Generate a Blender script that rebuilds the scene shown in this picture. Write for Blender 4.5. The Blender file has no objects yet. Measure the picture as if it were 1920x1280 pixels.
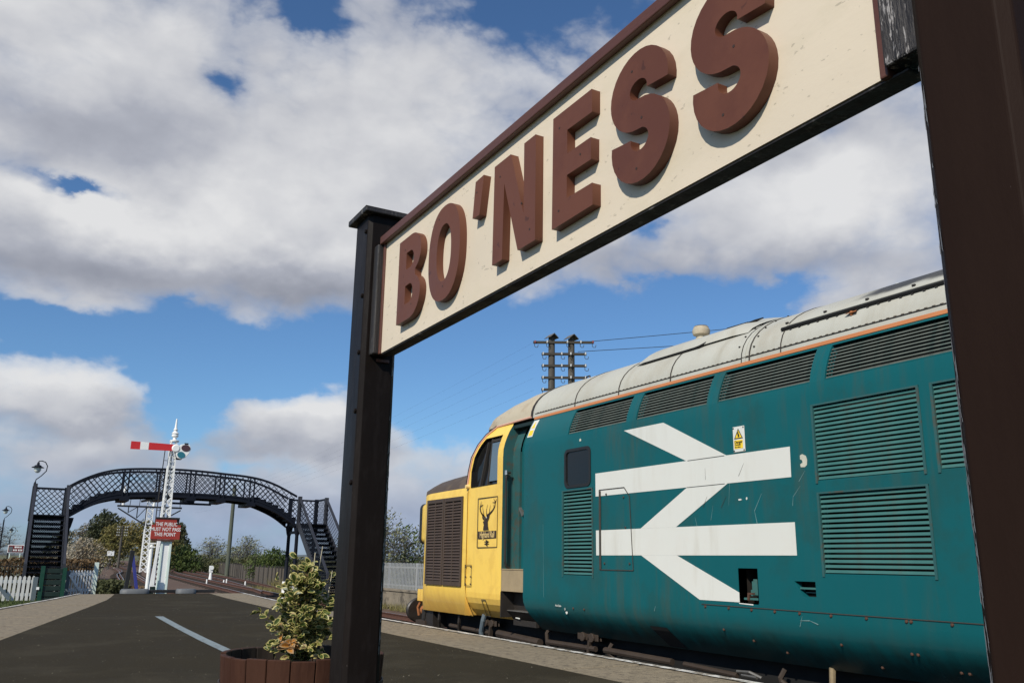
import bpy, bmesh, math, random
from math import sin, cos, tan, pi, radians, sqrt, atan2, hypot
from mathutils import Vector, Matrix, noise

random.seed(7)
SC = bpy.context.scene
COL = SC.collection

# ------------------------------------------------------------------ camera
CZ = 0.77                      # eye height above the platform (a crouching photographer)
YAW, PITCH, ROLL = radians(29.239), radians(14.351), radians(0.816)
FPX = 1614.4                   # focal length in pixels of the 1920 px wide photograph
fw = Vector((sin(YAW)*cos(PITCH), cos(YAW)*cos(PITCH), sin(PITCH)))
r0 = Vector((cos(YAW), -sin(YAW), 0.0)); u0 = r0.cross(fw)
rt = cos(ROLL)*r0 + sin(ROLL)*u0; up = -sin(ROLL)*r0 + cos(ROLL)*u0
cam_d = bpy.data.cameras.new("camera"); cam = bpy.data.objects.new("camera", cam_d); COL.objects.link(cam)
cam.matrix_world = Matrix(((rt.x, up.x, -fw.x, 0), (rt.y, up.y, -fw.y, 0), (rt.z, up.z, -fw.z, CZ), (0, 0, 0, 1)))
cam_d.sensor_width = 36.0; cam_d.lens = FPX/1920*36; cam_d.clip_start = 0.05; cam_d.clip_end = 12000
SC.camera = cam

def ray(px, py):               # direction in the world seen at a point of the photograph (for measuring)
    d = rt*((px-960)/FPX) + up*(-(py-640)/FPX) + fw
    return d.normalized()
def azel(px, py):
    d = ray(px, py); return atan2(d.x, d.y), math.asin(d.z)

# ------------------------------------------------------------------ sun, sky
SUN_TRAVEL = Vector((1.0, 0.64, -0.93)).normalized()
sun_d = bpy.data.lights.new("sun", 'SUN'); sun = bpy.data.objects.new("sun", sun_d); COL.objects.link(sun)
sun_d.energy = 4.7; sun_d.angle = radians(0.53); sun_d.color = (1.0, 0.93, 0.82)
sun.rotation_euler = SUN_TRAVEL.to_track_quat('-Z', 'Y').to_euler(); sun.location = (-20, -15, 30)
SUN_EL = math.asin(-SUN_TRAVEL.z); SUN_AZ = atan2(-SUN_TRAVEL.x, -SUN_TRAVEL.y)

world = bpy.data.worlds.new("World"); SC.world = world; world.use_nodes = True
NT = world.node_tree; NT.nodes.clear()
def N(tree, t, **kw):
    n = tree.nodes.new(t)
    for k, v in kw.items(): setattr(n, k, v)
    return n
def setin(tree, node, idx, v):
    if v is None: return
    if hasattr(v, 'links'): tree.links.new(v, node.inputs[idx])
    else: node.inputs[idx].default_value = v
def M(tree, op, a, b=None, c=None, clamp=False):
    n = N(tree, 'ShaderNodeMath', operation=op); n.use_clamp = clamp
    setin(tree, n, 0, a); setin(tree, n, 1, b); setin(tree, n, 2, c); return n.outputs[0]
def VM(tree, op, a, b=None, c=None):
    n = N(tree, 'ShaderNodeVectorMath', operation=op)
    setin(tree, n, 0, a); setin(tree, n, 1, b); setin(tree, n, 2, c)
    return n.outputs['Value'] if op in ('DOT_PRODUCT', 'LENGTH') else n.outputs[0]
def NZ(tree, vec, scale, detail=8, rough=.55, lac=2.1, out=0):
    n = N(tree, 'ShaderNodeTexNoise'); setin(tree, n, 'Vector', vec)
    n.inputs['Scale'].default_value = scale; n.inputs['Detail'].default_value = detail
    n.inputs['Roughness'].default_value = rough; n.inputs['Lacunarity'].default_value = lac
    return n.outputs[out]
def MR(tree, v, a, b, c=0., d=1., smooth=True):
    n = N(tree, 'ShaderNodeMapRange'); n.interpolation_type = 'SMOOTHSTEP' if smooth else 'LINEAR'
    setin(tree, n, 0, v); setin(tree, n, 1, a); setin(tree, n, 2, b); setin(tree, n, 3, c); setin(tree, n, 4, d); return n.outputs[0]
def MIXC(tree, f, a, b, blend='MIX'):
    n = N(tree, 'ShaderNodeMix'); n.data_type = 'RGBA'; n.blend_type = blend
    setin(tree, n, 0, f); setin(tree, n, 6, a); setin(tree, n, 7, b); return n.outputs[2]

def build_sky():
    t = NT
    sky = N(t, 'ShaderNodeTexSky'); sky.sky_type = 'NISHITA'; sky.sun_disc = False
    sky.sun_elevation = SUN_EL; sky.sun_rotation = SUN_AZ; sky.altitude = 20; sky.air_density = 1.0
    sky.dust_density = 0.35; sky.ozone_density = 2.2
    tc = N(t, 'ShaderNodeTexCoord'); d = tc.outputs['Generated']
    sep = N(t, 'ShaderNodeSeparateXYZ'); t.links.new(d, sep.inputs[0])
    az = M(t, 'ARCTAN2', sep.outputs[0], sep.outputs[1]); el = M(t, 'ARCSINE', sep.outputs[2])
    comb = N(t, 'ShaderNodeCombineXYZ'); t.links.new(az, comb.inputs[0]); t.links.new(el, comb.inputs[1])
    # billows: warp the direction before the cloud fields are read, so that every edge is ragged
    flat = VM(t, 'MULTIPLY', d, (1, 1, 1.6))
    w1 = NZ(t, flat, 6.0, 4, .5, out=1); w2 = NZ(t, flat, 24.0, 6, .55, out=1)
    off = VM(t, 'ADD', VM(t, 'MULTIPLY', VM(t, 'SUBTRACT', w1, (.5, .5, .5)), (.13, .085, 0)),
             VM(t, 'MULTIPLY', VM(t, 'SUBTRACT', w2, (.5, .5, .5)), (.035, .032, 0)))
    P = VM(t, 'ADD', comb.outputs[0], off)
    def field(blobs, start):
        acc = start
        for (px, py, rx, ry, s) in blobs:
            a, e = azel(px, py); kx = FPX/rx*cos(e); ky = FPX/ry
            v = VM(t, 'MULTIPLY_ADD', P, (kx, ky, 0), (-a*kx, -e*ky, 0))
            g = M(t, 'EXPONENT', M(t, 'MULTIPLY', VM(t, 'DOT_PRODUCT', v, v), -1.0))
            acc = M(t, 'MULTIPLY_ADD', g, s, acc)
        return acc
    def puff(vec, sc):         # rounded billows with creases between them
        a_ = M(t, 'ABSOLUTE', M(t, 'MULTIPLY_ADD', NZ(t, vec, sc, 0, .5), 2., -1.))
        b_ = M(t, 'ABSOLUTE', M(t, 'MULTIPLY_ADD', NZ(t, vec, sc*2.3, 0, .5), 2., -1.))
        c_ = M(t, 'ABSOLUTE', M(t, 'MULTIPLY_ADD', NZ(t, vec, sc*5.1, 2, .5), 2., -1.))
        return M(t, 'SUBTRACT', .70, M(t, 'MULTIPLY_ADD', c_, .28, M(t, 'MULTIPLY_ADD', b_, .50, M(t, 'MULTIPLY', a_, .85))))
    flatw = VM(t, 'ADD', flat, VM(t, 'MULTIPLY', VM(t, 'SUBTRACT', w1, (.5, .5, .5)), (.10, .10, .10)))
    fb = NZ(t, flat, 3.3, 6, .56); fb2 = NZ(t, flat, 9.0, 7, .58); fb3 = NZ(t, flat, 3.8, 3, .55)
    pf = puff(flatw, 9.0)
    base = M(t, 'MULTIPLY_ADD', M(t, 'SUBTRACT', fb, .5), 1.25, .40)
    dens = field([
        (110, 120, 420, 200, .60), (480, 300, 330, 200, .55), (180, 440, 300, 100, .60), (640, 500, 190, 100, .55),
        (830, 260, 200, 140, .42), (880, 120, 150, 60, .18), (1100, 470, 160, 80, .34), (1160, 120, 60, 60, .12), (740, 70, 130, 60, .14),
        (1480, 400, 300, 150, .55), (1600, 300, 200, 110, .50), (1700, 520, 120, 60, .40), (1650, 180, 90, 60, .25),
        (60, 730, 180, 62, .75), (220, 770, 100, 36, .40), (575, 800, 120, 60, .75), (520, 790, 70, 36, .25), (100, 860, 300, 36, .42), (650, 850, 120, 46, .36),
        (300, 960, 600, 55, .42), (800, 950, 300, 70, .40), (215, 572, 90, 20, .34), (450, 600, 45, 24, .28),
        # the blue between them
        (575, 22, 48, 44, -.75), (135, 338, 62, 16, -1.1), (440, 148, 34, 30, -.62), (20, 300, 60, 50, -.30), (30, 130, 50, 40, -.25), (470, 250, 60, 40, -.24), (310, 300, 50, 30, -.14),
        (430, 675, 180, 60, -.70), (60, 600, 130, 34, -.62), (330, 575, 70, 22, -.40), (1060, 20, 220, 60, -.48), (900, 210, 90, 70, -.20), (700, 60, 60, 40, -.16), (960, 110, 70, 50, -.26), (820, 30, 60, 30, -.2), (900, 650, 260, 70, -.65), (1250, 565, 200, 45, -.65), (1020, 760, 160, 60, -.55),
        (1215, 435, 34, 45, -.60), (1520, 250, 60, 22, -.34), (1700, 130, 40, 30, -.3), (1440, 560, 70, 30, -.45), (350, 755, 60, 60, -.6), (480, 880, 50, 16, -.30),
        (800, 770, 90, 70, -.40), (250, 890, 60, 14, -.2)], base)
    dens = M(t, 'MULTIPLY_ADD', M(t, 'SUBTRACT', fb2, .5), .55, dens)
    dens = M(t, 'MULTIPLY_ADD', M(t, 'SUBTRACT', .42, pf), .42, dens)
    alpha = M(t, 'MULTIPLY_ADD', MR(t, dens, .34, .68), .55, M(t, 'MULTIPLY', MR(t, dens, .42, 1.05), .45))
    # how bright each part of the cloud is: sunlit heads, grey bases
    shade = field([
        (130, 380, 120, 36, .34), (330, 420, 160, 46, .26), (520, 340, 170, 90, .26), (60, 40, 300, 110, .14), (640, 130, 200, 90, .06),
        (250, 255, 230, 46, -.26), (130, 505, 340, 40, -.40), (520, 520, 180, 36, -.18), (640, 560, 160, 50, -.30), (830, 300, 160, 100, .14), (40, 200, 120, 40, -.08), (300, 150, 200, 40, -.08),
        (40, 670, 110, 32, .34), (240, 725, 80, 22, .24), (110, 795, 240, 24, -.30), (560, 750, 90, 28, .36), (580, 842, 140, 22, -.26), (120, 860, 300, 26, -.06),
        (1530, 390, 220, 60, .24), (1600, 300, 140, 60, .20), (1400, 510, 190, 36, -.20), (1100, 510, 160, 40, -.24), (1640, 480, 140, 40, -.16), (1480, 300, 80, 40, -.10), (400, 960, 900, 50, -.10)], .70)
    hi = VM(t, 'ADD', flatw, (-.018, -.012, .030))
    rel = M(t, 'SUBTRACT', puff(hi, 9.0), pf)
    rel2 = M(t, 'SUBTRACT', NZ(t, flat, 6.5, 4, .52), NZ(t, VM(t, 'ADD', flat, (-.022, -.014, .040)), 6.5, 4, .52))
    shade = M(t, 'MULTIPLY_ADD', rel, .13, shade)
    shade = M(t, 'MULTIPLY_ADD', rel2, .50, shade)
    shade = M(t, 'MULTIPLY_ADD', M(t, 'SUBTRACT', fb3, .5), .50, shade)
    shade = M(t, 'MULTIPLY_ADD', M(t, 'SUBTRACT', fb2, .5), .12, shade, clamp=True)
    ramp = N(t, 'ShaderNodeValToRGB'); t.links.new(shade, ramp.inputs[0])
    e = ramp.color_ramp.elements
    e[0].position = .12; e[0].color = (.25, .265, .32, 1); e[1].position = .98; e[1].color = (.78, .78, .785, 1)
    m_ = e.new(.52); m_.color = (.435, .452, .510, 1)
    # low in the sky everything pales to a grey blue
    low = MR(t, el, .0, .13)
    blue = VM(t, 'MULTIPLY', sky.outputs[0], MIXC(t, low, (.50, .68, 1.10, 1), (.72, 1.00, 1.26, 1)))
    ccol = VM(t, 'MULTIPLY', ramp.outputs[0], MIXC(t, low, (CLOUD_GAIN*.60, CLOUD_GAIN*.74, CLOUD_GAIN*.98, 1), (CLOUD_GAIN, CLOUD_GAIN, CLOUD_GAIN, 1)))
    col = MIXC(t, M(t, 'MULTIPLY', alpha, .97), blue, ccol)
    bg = N(t, 'ShaderNodeBackground'); t.links.new(col, bg.inputs[0]); bg.inputs[1].default_value = WSTR
    o = N(t, 'ShaderNodeOutputWorld'); t.links.new(bg.outputs[0], o.inputs[0])
WSTR = 0.088; SKY_GAIN = 1.0; CLOUD_GAIN = 11.2
build_sky()
vs = SC.view_settings; vs.view_transform = 'Standard'; vs.look = 'None'; vs.exposure = 0.0; vs.gamma = 1.0; vs.use_curve_mapping = False

# ------------------------------------------------------------------ materials
MATS = {}
def mat(name, col, rough=.6, var=.12, vscale=3.0, col2=None, c2amt=.0, c2scale=5.0, c2lo=.5, c2hi=.62, bump=.0, bscale=40., metal=0., spec=.5,
        stretch=(1, 1, 1), coat=0., fleck=None, fleckamt=.0, fleckscale=120., two=False, trans=0., detail=6, flth=.66):
    m = bpy.data.materials.new(name); m.use_nodes = True; t = m.node_tree; b = t.nodes['Principled BSDF']
    tc = N(t, 'ShaderNodeTexCoord'); v = VM(t, 'MULTIPLY', tc.outputs['Object'], stretch)
    c = (*col, 1)
    n = NZ(t, v, vscale, detail, .6)
    f = M(t, 'MULTIPLY_ADD', M(t, 'SUBTRACT', n, .5), var*4, 1.0)
    sc_ = N(t, 'ShaderNodeCombineXYZ')
    for i in range(3): t.links.new(f, sc_.inputs[i])
    out = VM(t, 'MULTIPLY', col, sc_.outputs[0])
    if col2:
        mk = MR(t, NZ(t, v, c2scale, 9, .65), c2lo, c2hi)
        out = MIXC(t, M(t, 'MULTIPLY', mk, c2amt), out, (*col2, 1))
    if fleck:
        mk = MR(t, NZ(t, v, fleckscale, 3, .6), flth, flth+.035)
        out = MIXC(t, M(t, 'MULTIPLY', mk, fleckamt), out, (*fleck, 1))
    t.links.new(out, b.inputs['Base Color'])
    r = M(t, 'MULTIPLY_ADD', M(t, 'SUBTRACT', n, .5), .5, rough, clamp=True)
    t.links.new(r, b.inputs['Roughness'])
    b.inputs['Metallic'].default_value = metal; b.inputs['Specular IOR Level'].default_value = spec
    b.inputs['Coat Weight'].default_value = coat
    if bump:
        bn = N(t, 'ShaderNodeBump'); bn.inputs['Strength'].default_value = bump; bn.inputs['Distance'].default_value = .01
        t.links.new(NZ(t, v, bscale, 6, .6), bn.inputs['Height']); t.links.new(bn.outputs[0], b.inputs['Normal'])
    if trans:
        tr = N(t, 'ShaderNodeBsdfTranslucent'); t.links.new(out, tr.inputs[0])
        mx = N(t, 'ShaderNodeMixShader'); mx.inputs[0].default_value = trans
        t.links.new(b.outputs[0], mx.inputs[1]); t.links.new(tr.outputs[0], mx.inputs[2])
        t.links.new(mx.outputs[0], t.nodes['Material Output'].inputs[0])
    MATS[name] = m; return m

# ------------------------------------------------------------------ mesh helpers
class MB:
    def __init__(s): s.v = []; s.f = []; s.m = []; s.mi = 0
    def face(s, pts):
        i = len(s.v); s.v += [tuple(p) for p in pts]; s.f.append(tuple(range(i, i+len(pts)))); s.m.append(s.mi); return s
    def add(s, vs_, fs):
        i = len(s.v); s.v += [tuple(p) for p in vs_]
        for f in fs: s.f.append(tuple(i+k for k in f)); s.m.append(s.mi)
        return s
    def box(s, x0, x1, y0, y1, z0, z1):
        x0, x1 = sorted((x0, x1)); y0, y1 = sorted((y0, y1)); z0, z1 = sorted((z0, z1))
        return s.add([(x0,y0,z0),(x1,y0,z0),(x1,y1,z0),(x0,y1,z0),(x0,y0,z1),(x1,y0,z1),(x1,y1,z1),(x0,y1,z1)],
                     [(0,3,2,1),(4,5,6,7),(0,1,5,4),(1,2,6,5),(2,3,7,6),(3,0,4,7)])
    def bar(s, p, q, w, h, upv=(0, 0, 1)):
        p = Vector(p); q = Vector(q); d = (q-p).normalized(); u = Vector(upv)
        if abs(d.dot(u)) > .98: u = Vector((0, 1, 0)) if abs(d.y) < .9 else Vector((1, 0, 0))
        a = d.cross(u).normalized()*w/2; b = a.cross(d).normalized()*h/2
        return s.add([p-a-b, p+a-b, p+a+b, p-a+b, q-a-b, q+a-b, q+a+b, q-a+b],
                     [(0,3,2,1),(4,5,6,7),(0,1,5,4),(1,2,6,5),(2,3,7,6),(3,0,4,7)])
    def tube(s, pts, r, n=8, cap=True):
        pts = [Vector(p) for p in pts]; rs = r if isinstance(r, (list, tuple)) else [r]*len(pts)
        i0 = len(s.v); ref = Vector((0, 0, 1)); prev = None
        for k, p in enumerate(pts):
            d = (pts[min(k+1, len(pts)-1)]-pts[max(k-1, 0)]).normalized()
            if prev is None:
                a = d.cross(ref)
                if a.length < .05: a = d.cross(Vector((1, 0, 0)))
            else: a = prev-d*prev.dot(d)
            a.normalize(); prev = a; b = d.cross(a)
            for j in range(n):
                an = 2*pi*j/n; s.v.append(tuple(p+(a*cos(an)+b*sin(an))*rs[k]))
        for k in range(len(pts)-1):
            for j in range(n):
                a = i0+k*n+j; b = i0+k*n+(j+1) % n
                s.f.append((a, b, b+n, a+n)); s.m.append(s.mi)
        if cap:
            s.f.append(tuple(i0+j for j in reversed(range(n)))); s.m.append(s.mi)
            s.f.append(tuple(i0+(len(pts)-1)*n+j for j in range(n))); s.m.append(s.mi)
        return s
    def lathe(s, prof, c=(0, 0, 0), n=24, axis=2, cap=True):
        i0 = len(s.v); c = Vector(c)
        for (r, h) in prof:
            for j in range(n):
                an = 2*pi*j/n; q = [r*cos(an), r*sin(an), h]
                if axis == 0: q = [q[2], q[0], q[1]]
                elif axis == 1: q = [q[1], q[2], q[0]]
                s.v.append(tuple(c+Vector(q)))
        for k in range(len(prof)-1):
            for j in range(n):
                a = i0+k*n+j; b = i0+k*n+(j+1) % n
                s.f.append((a, b, b+n, a+n)); s.m.append(s.mi)
        if cap:
            s.f.append(tuple(i0+j for j in reversed(range(n)))); s.m.append(s.mi)
            s.f.append(tuple(i0+(len(prof)-1)*n+j for j in range(n))); s.m.append(s.mi)
        return s
    def prism(s, poly, fn, d):          # poly in 2-D, fn(u, v, w) -> 3-D, from w=0 to w=d
        n = len(poly); i = len(s.v)
        s.v += [tuple(fn(u, v, 0)) for u, v in poly]+[tuple(fn(u, v, d)) for u, v in poly]
        s.f += [tuple(i+k for k in range(n)), tuple(i+n+k for k in reversed(range(n)))]; s.m += [s.mi]*2
        for k in range(n):
            a = i+k; b = i+(k+1) % n; s.f.append((a, a+n, b+n, b)); s.m.append(s.mi)
        return s
    def loft(s, rings, close=False, capends=False):
        i0 = len(s.v); n = len(rings[0])
        for r in rings: s.v += [tuple(p) for p in r]
        for k in range(len(rings)-1):
            for j in range(n if close else n-1):
                a = i0+k*n+j; b = i0+k*n+(j+1) % n
                s.f.append((a, b, b+n, a+n)); s.m.append(s.mi)
        if capends:
            s.f.append(tuple(i0+j for j in reversed(range(n)))); s.m.append(s.mi)
            s.f.append(tuple(i0+(len(rings)-1)*n+j for j in range(n))); s.m.append(s.mi)
        return s
    def mesh(s, name, mats, smooth=False, fix=True):
        me = bpy.data.meshes.new(name); me.from_pydata(s.v, [], s.f)
        for m in (mats if isinstance(mats, (list, tuple)) else [mats]): me.materials.append(m)
        if any(s.m): me.polygons.foreach_set('material_index', s.m)
        if fix:
            bm = bmesh.new(); bm.from_mesh(me); bmesh.ops.delete(bm, geom=[v for v in bm.verts if not v.link_faces], context='VERTS'); bmesh.ops.recalc_face_normals(bm, faces=bm.faces); bm.to_mesh(me); bm.free()
        if smooth:
            me.polygons.foreach_set('use_smooth', [True]*len(me.polygons))
            me.set_sharp_from_angle(angle=radians(smooth if smooth is not True else 40))
        me.update(); return me
    def build(s, name, mats, parent=None, smooth=False, bevel=0., fix=True, seg=2):
        return link(name, s.mesh(name, mats, smooth, fix), parent, bevel, seg)

def link(name, me, parent=None, bevel=0., seg=2):
    o = bpy.data.objects.new(name, me); COL.objects.link(o)
    if parent: 
        o.parent = parent; o.matrix_parent_inverse = world_of(parent).inverted()
    if bevel:
        b = o.modifiers.new('bevel', 'BEVEL'); b.width = bevel; b.segments = seg; b.limit_method = 'ANGLE'; b.angle_limit = radians(35)
    return o
def world_of(o):
    m = o.matrix_basis.copy()
    if o.parent: m = world_of(o.parent) @ o.matrix_parent_inverse @ m
    return m
def thing(name, label, cat, loc=(0, 0, 0), group=None, rz=0.):
    o = bpy.data.objects.new(name, None); COL.objects.link(o); o.location = loc; o.rotation_euler = (0, 0, rz)
    o.empty_display_size = .2
    return tag(o, label, cat, group)
def tag(o, label, cat, group=None):
    o['label'] = label; o['category'] = cat
    if group: o['group'] = group
    return o
def struct(o): o['kind'] = 'structure'; return o
def stuff(o): o['kind'] = 'stuff'; return o
def copy_tree(o, parent=None):
    c = o.copy(); COL.objects.link(c)
    if parent: c.parent = parent
    for ch in list(o.children): copy_tree(ch, c)
    return c
def curve_mesh(splines, extrude, frame, name, bev=0.):
    """flat outlines with holes -> mesh; frame = (origin, xdir, ydir); front towards x cross y"""
    cu = bpy.data.curves.new(name, 'CURVE'); cu.dimensions = '2D'; cu.fill_mode = 'BOTH'; cu.extrude = extrude/2
    for pts in splines:
        sp = cu.splines.new('POLY'); sp.points.add(len(pts)-1); sp.use_cyclic_u = True
        for p, q in zip(sp.points, pts): p.co = (q[0], q[1], 0, 1)
    return _tomesh(cu, frame, name, extrude)
def text_mesh(txt, size, frame, name, extrude=.002, sx=1., align='CENTER', bold=0., spacing=1.):
    cu = bpy.data.curves.new(name, 'FONT'); cu.body = txt; cu.size = size; cu.extrude = extrude/2; cu.align_x = align; cu.align_y = 'CENTER'
    cu.offset = bold; cu.space_character = spacing; cu.resolution_u = 3
    return _tomesh(cu, frame, name, extrude, sx)
def _tomesh(cu, frame, name, extrude, sx=1.):
    tmp = bpy.data.objects.new('tmp', cu); COL.objects.link(tmp)
    dg = bpy.context.evaluated_depsgraph_get(); dg.update()
    me = bpy.data.meshes.new_from_object(tmp.evaluated_get(dg)); bpy.data.objects.remove(tmp); bpy.data.curves.remove(cu)
    o, xd, yd = Vector(frame[0]), Vector(frame[1]), Vector(frame[2]); zd = xd.cross(yd)
    Mx = Matrix(((xd.x*sx, yd.x, zd.x, o.x), (xd.y*sx, yd.y, zd.y, o.y), (xd.z*sx, yd.z, zd.z, o.z), (0, 0, 0, 1)))
    me.transform(Matrix.Translation((0, 0, 0)) @ Mx @ Matrix.Translation((0, 0, extrude/2)))
    me.name = name; return me
def addmesh(name, me, m, parent, bevel=0.):
    me.materials.clear(); me.materials.append(m); return link(name, me, parent, bevel)
SIDE = ((0, -1, 0), (0, 0, 1))       # reading direction on a face that looks towards -X
FACE = ((1, 0, 0), (0, 0, 1))        # reading direction on a face that looks towards -Y

# ------------------------------------------------------------------ material library
mat('asphalt', (.0355, .0298, .0192), .95, .14, 1.2, spec=.08, col2=(.049, .042, .028), c2amt=.8, c2scale=.9, bump=.7, bscale=140, fleck=(.30, .27, .22), fleckamt=.7, fleckscale=60, flth=.70)
mat('slab', (.235, .196, .138), .92, .20, 9.0, spec=.2, col2=(.12, .10, .075), c2amt=.75, c2scale=16, bump=.8, bscale=60, fleck=(.07, .06, .045), fleckamt=.8, fleckscale=38)
mat('edge_paint', (.62, .61, .57), .75, .08, 6, col2=(.22, .195, .155), c2amt=.95, c2scale=9, c2lo=.47, c2hi=.53)
mat('grit', (.20, .18, .135), .9, .2, 30)
mat('flake', (.34, .33, .32), .7, .2, 30)
mat('joint', (.045, .040, .026), .95, .3, 8)
mat('line_paint', (.20, .245, .26), .8, .12, 5, col2=(.07, .068, .06), c2amt=.75, c2scale=22, c2lo=.52, c2hi=.64)
mat('ballast', (.090, .052, .032), .95, .25, .5, col2=(.12, .075, .045), c2amt=.8, c2scale=.3, bump=.8, bscale=12, fleck=(.22, .18, .14), fleckamt=.6, fleckscale=9)
mat('field', (.075, .080, .030), .95, .25, .05, col2=(.13, .11, .045), c2amt=.8, c2scale=.12)
mat('lawn', (.060, .085, .020), .95, .2, .8, col2=(.10, .11, .03), c2amt=.6, c2scale=3)
mat('rust', (.075, .030, .017), .8, .25, 8)
mat('railtop', (.32, .29, .27), .35, .1, 3, metal=.9)
mat('sleeper', (.035, .026, .020), .9, .2, 6)
mat('black_paint', (.0088, .0064, .0054), .42, .18, 5, col2=(.014, .011, .010), c2amt=.6, c2scale=30, bump=.16, bscale=26, stretch=(1, 1, .25), spec=.10, fleck=(.13, .11, .10), fleckamt=.6, fleckscale=45, flth=.73)
mat('brown_post', (.0185, .0105, .0078), .55, .16, 5, bump=.12, bscale=40, stretch=(1, 1, .3), fleck=(.35, .32, .3), fleckamt=.5, fleckscale=60, flth=.745, spec=.05)
mat('worn_black', (.018, .016, .016), .6, .25, 14, col2=(.17, .16, .15), c2amt=.8, c2scale=30, c2lo=.58, c2hi=.68, bump=.6, bscale=26, stretch=(1, 1, .12))
mat('cream', (.635, .550, .425), .6, .03, 1.5, col2=(.52, .46, .33), c2amt=.22, c2scale=3, bump=.05, bscale=40, stretch=(1, 1.0, 2.2), fleck=(.25, .22, .16), fleckamt=.5, fleckscale=34)
mat('cracked', (.018, .015, .015), .6, .25, 14, col2=(.36, .34, .33), c2amt=.85, c2scale=85, c2lo=.555, c2hi=.60, bump=.9, bscale=60, stretch=(1, 1, .16))
mat('maroon', (.120, .043, .024), .5, .09, 3, col2=(.085, .028, .017), c2amt=.6, c2scale=2, bump=.05, bscale=30, spec=.3, fleck=(.03, .012, .01), fleckamt=.5, fleckscale=16)
mat('maroon_frame', (.092, .034, .021), .45, .08, 4, bump=.12, bscale=30, stretch=(1, 1, 3))
mat('teal', (.0060, .092, .104), .34, .07, .8, col2=(.012, .078, .082), c2amt=.8, c2scale=1.1, bump=.05, bscale=2.4, spec=.16)
mat('teal_dusty', (.022, .088, .088), .5, .10, 4, col2=(.07, .06, .04), c2amt=.7, c2scale=9)
mat('teal_slat', (.036, .128, .118), .55, .10, 5, col2=(.07, .085, .065), c2amt=.25, c2scale=7)
mat('dark_slat', (.085, .098, .080), .55, .12, 6, col2=(.03, .06, .05), c2amt=.6, c2scale=5)
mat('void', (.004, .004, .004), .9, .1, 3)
mat('logo_white', (.63, .635, .585), .45, .015, 1.2, col2=(.62, .60, .54), c2amt=.25, c2scale=3)
mat('yellow', (.84, .560, .100), .45, .04, 1.2, col2=(.50, .27, .04), c2amt=.25, c2scale=2.5, bump=.02, bscale=3, coat=.15)
mat('yellow_pale', (.74, .54, .22), .5, .05, 2)
mat('nose_brown', (.062, .042, .028), .55, .15, 4, col2=(.12, .085, .05), c2amt=.6, c2scale=3)
mat('grille_brown', (.055, .036, .025), .6, .15, 5)
mat('roof_grey', (.42, .418, .365), .58, .06, .9, col2=(.34, .30, .22), c2amt=.5, c2scale=1.3, c2lo=.46, c2hi=.72, bump=.02, bscale=2)
mat('roof_tan', (.44, .385, .28), .55, .08, 1.2, col2=(.28, .20, .12), c2amt=.5, c2scale=1.6)
mat('soot', (.03, .03, .03), .6, .2, 3)
mat('orange', (.46, .17, .06), .5, .06, 3)
mat('pink_line', (.62, .34, .25), .5, .05, 4)
mat('seal', (.012, .012, .012), .5, .1, 10)
mat('glass', (.010, .010, .010), .10, .02, 2, spec=.35)
mat('sky_tint_glass', (.10, .14, .17), .05, .02, 2, spec=.9)  # blue-grey base colour paints in the sky the panes reflect
mat('steel', (.45, .45, .44), .3, .08, 9, metal=.9)
mat('dull_steel', (.20, .19, .17), .45, .15, 9, metal=.6)
mat('step_beige', (.30, .23, .135), .75, .12, 7, bump=.2, bscale=60)
mat('oily', (.020, .016, .013), .6, .25, 7)
mat('rod_rust', (.036, .024, .016), .75, .2, 9)
mat('buffer_dark', (.022, .018, .015), .45, .25, 6)
mat('buffer_rust', (.30, .11, .035), .8, .25, 9)
mat('label_yellow', (.80, .56, .03), .5, .03, 4)
mat('print_black', (.010, .009, .008), .6, .05, 4)
mat('print_brown', (.030, .018, .012), .6, .05, 4)
mat('chip', (.50, .49, .40), .6, .1, 20)
mat('scratch', (.13, .23, .23), .6, .1, 20)
mat('seam_rust', (.045, .038, .030), .7, .2, 9)
mat('bolt_rust', (.075, .034, .020), .8, .3, 9)
mat('rivet_line', (.30, .27, .21), .7, .2, 9)
mat('red_sign', (.30, .032, .020), .5, .04, 3)
mat('red_arm', (.52, .022, .025), .45, .04, 3)
mat('white_paint', (.78, .79, .77), .5, .05, 4)
mat('white_green', (.60, .70, .64), .5, .06, 4)
mat('bridge_black', (.0060, .0080, .0145), .55, .15, 2, spec=.2)
mat('bridge_grey', (.030, .032, .040), .5, .15, 2, spec=.3)
mat('green_gate', (.004, .045, .026), .45, .1, 3)
mat('dark_green', (.006, .018, .013), .5, .2, 3)
mat('fence_white', (.60, .60, .575), .6, .06, 3)
mat('fence_shade', (.10, .13, .15), .6, .1, 3)
mat('blue_strut', (.030, .036, .20), .5, .06, 5)
mat('foot_grey', (.105, .112, .118), .6, .08, 5)
mat('red_lens', (.055, .010, .012), .15, .02, 3, spec=.8)
mat('green_lens', (.010, .14, .19), .15, .02, 3, spec=.8)
mat('signal_black', (.012, .013, .016), .6, .1, 3)
mat('fence_concrete', (.080, .066, .050), .9, .2, .6)
mat('fence_dark', (.030, .026, .022), .8, .2, 2)
mat('pole_green', (.075, .085, .062), .85, .15, 2, stretch=(1, 1, .2))
mat('pole_wood', (.060, .054, .045), .85, .22, 4, col2=(.12, .11, .09), c2amt=.5, c2scale=8, bump=.5, bscale=22, stretch=(1, 1, .12))
mat('arm_wood', (.036, .031, .022), .85, .2, 8)
mat('wire', (.03, .035, .045), .5, .05, 2)
mat('insulator', (.42, .43, .42), .25, .05, 10)
mat('insulator_red', (.20, .05, .05), .3, .05, 10)
mat('wall_stone', (.20, .17, .125), .9, .3, 1.2, col2=(.07, .06, .045), c2amt=.8, c2scale=2.5, bump=.6, bscale=9)
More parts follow.
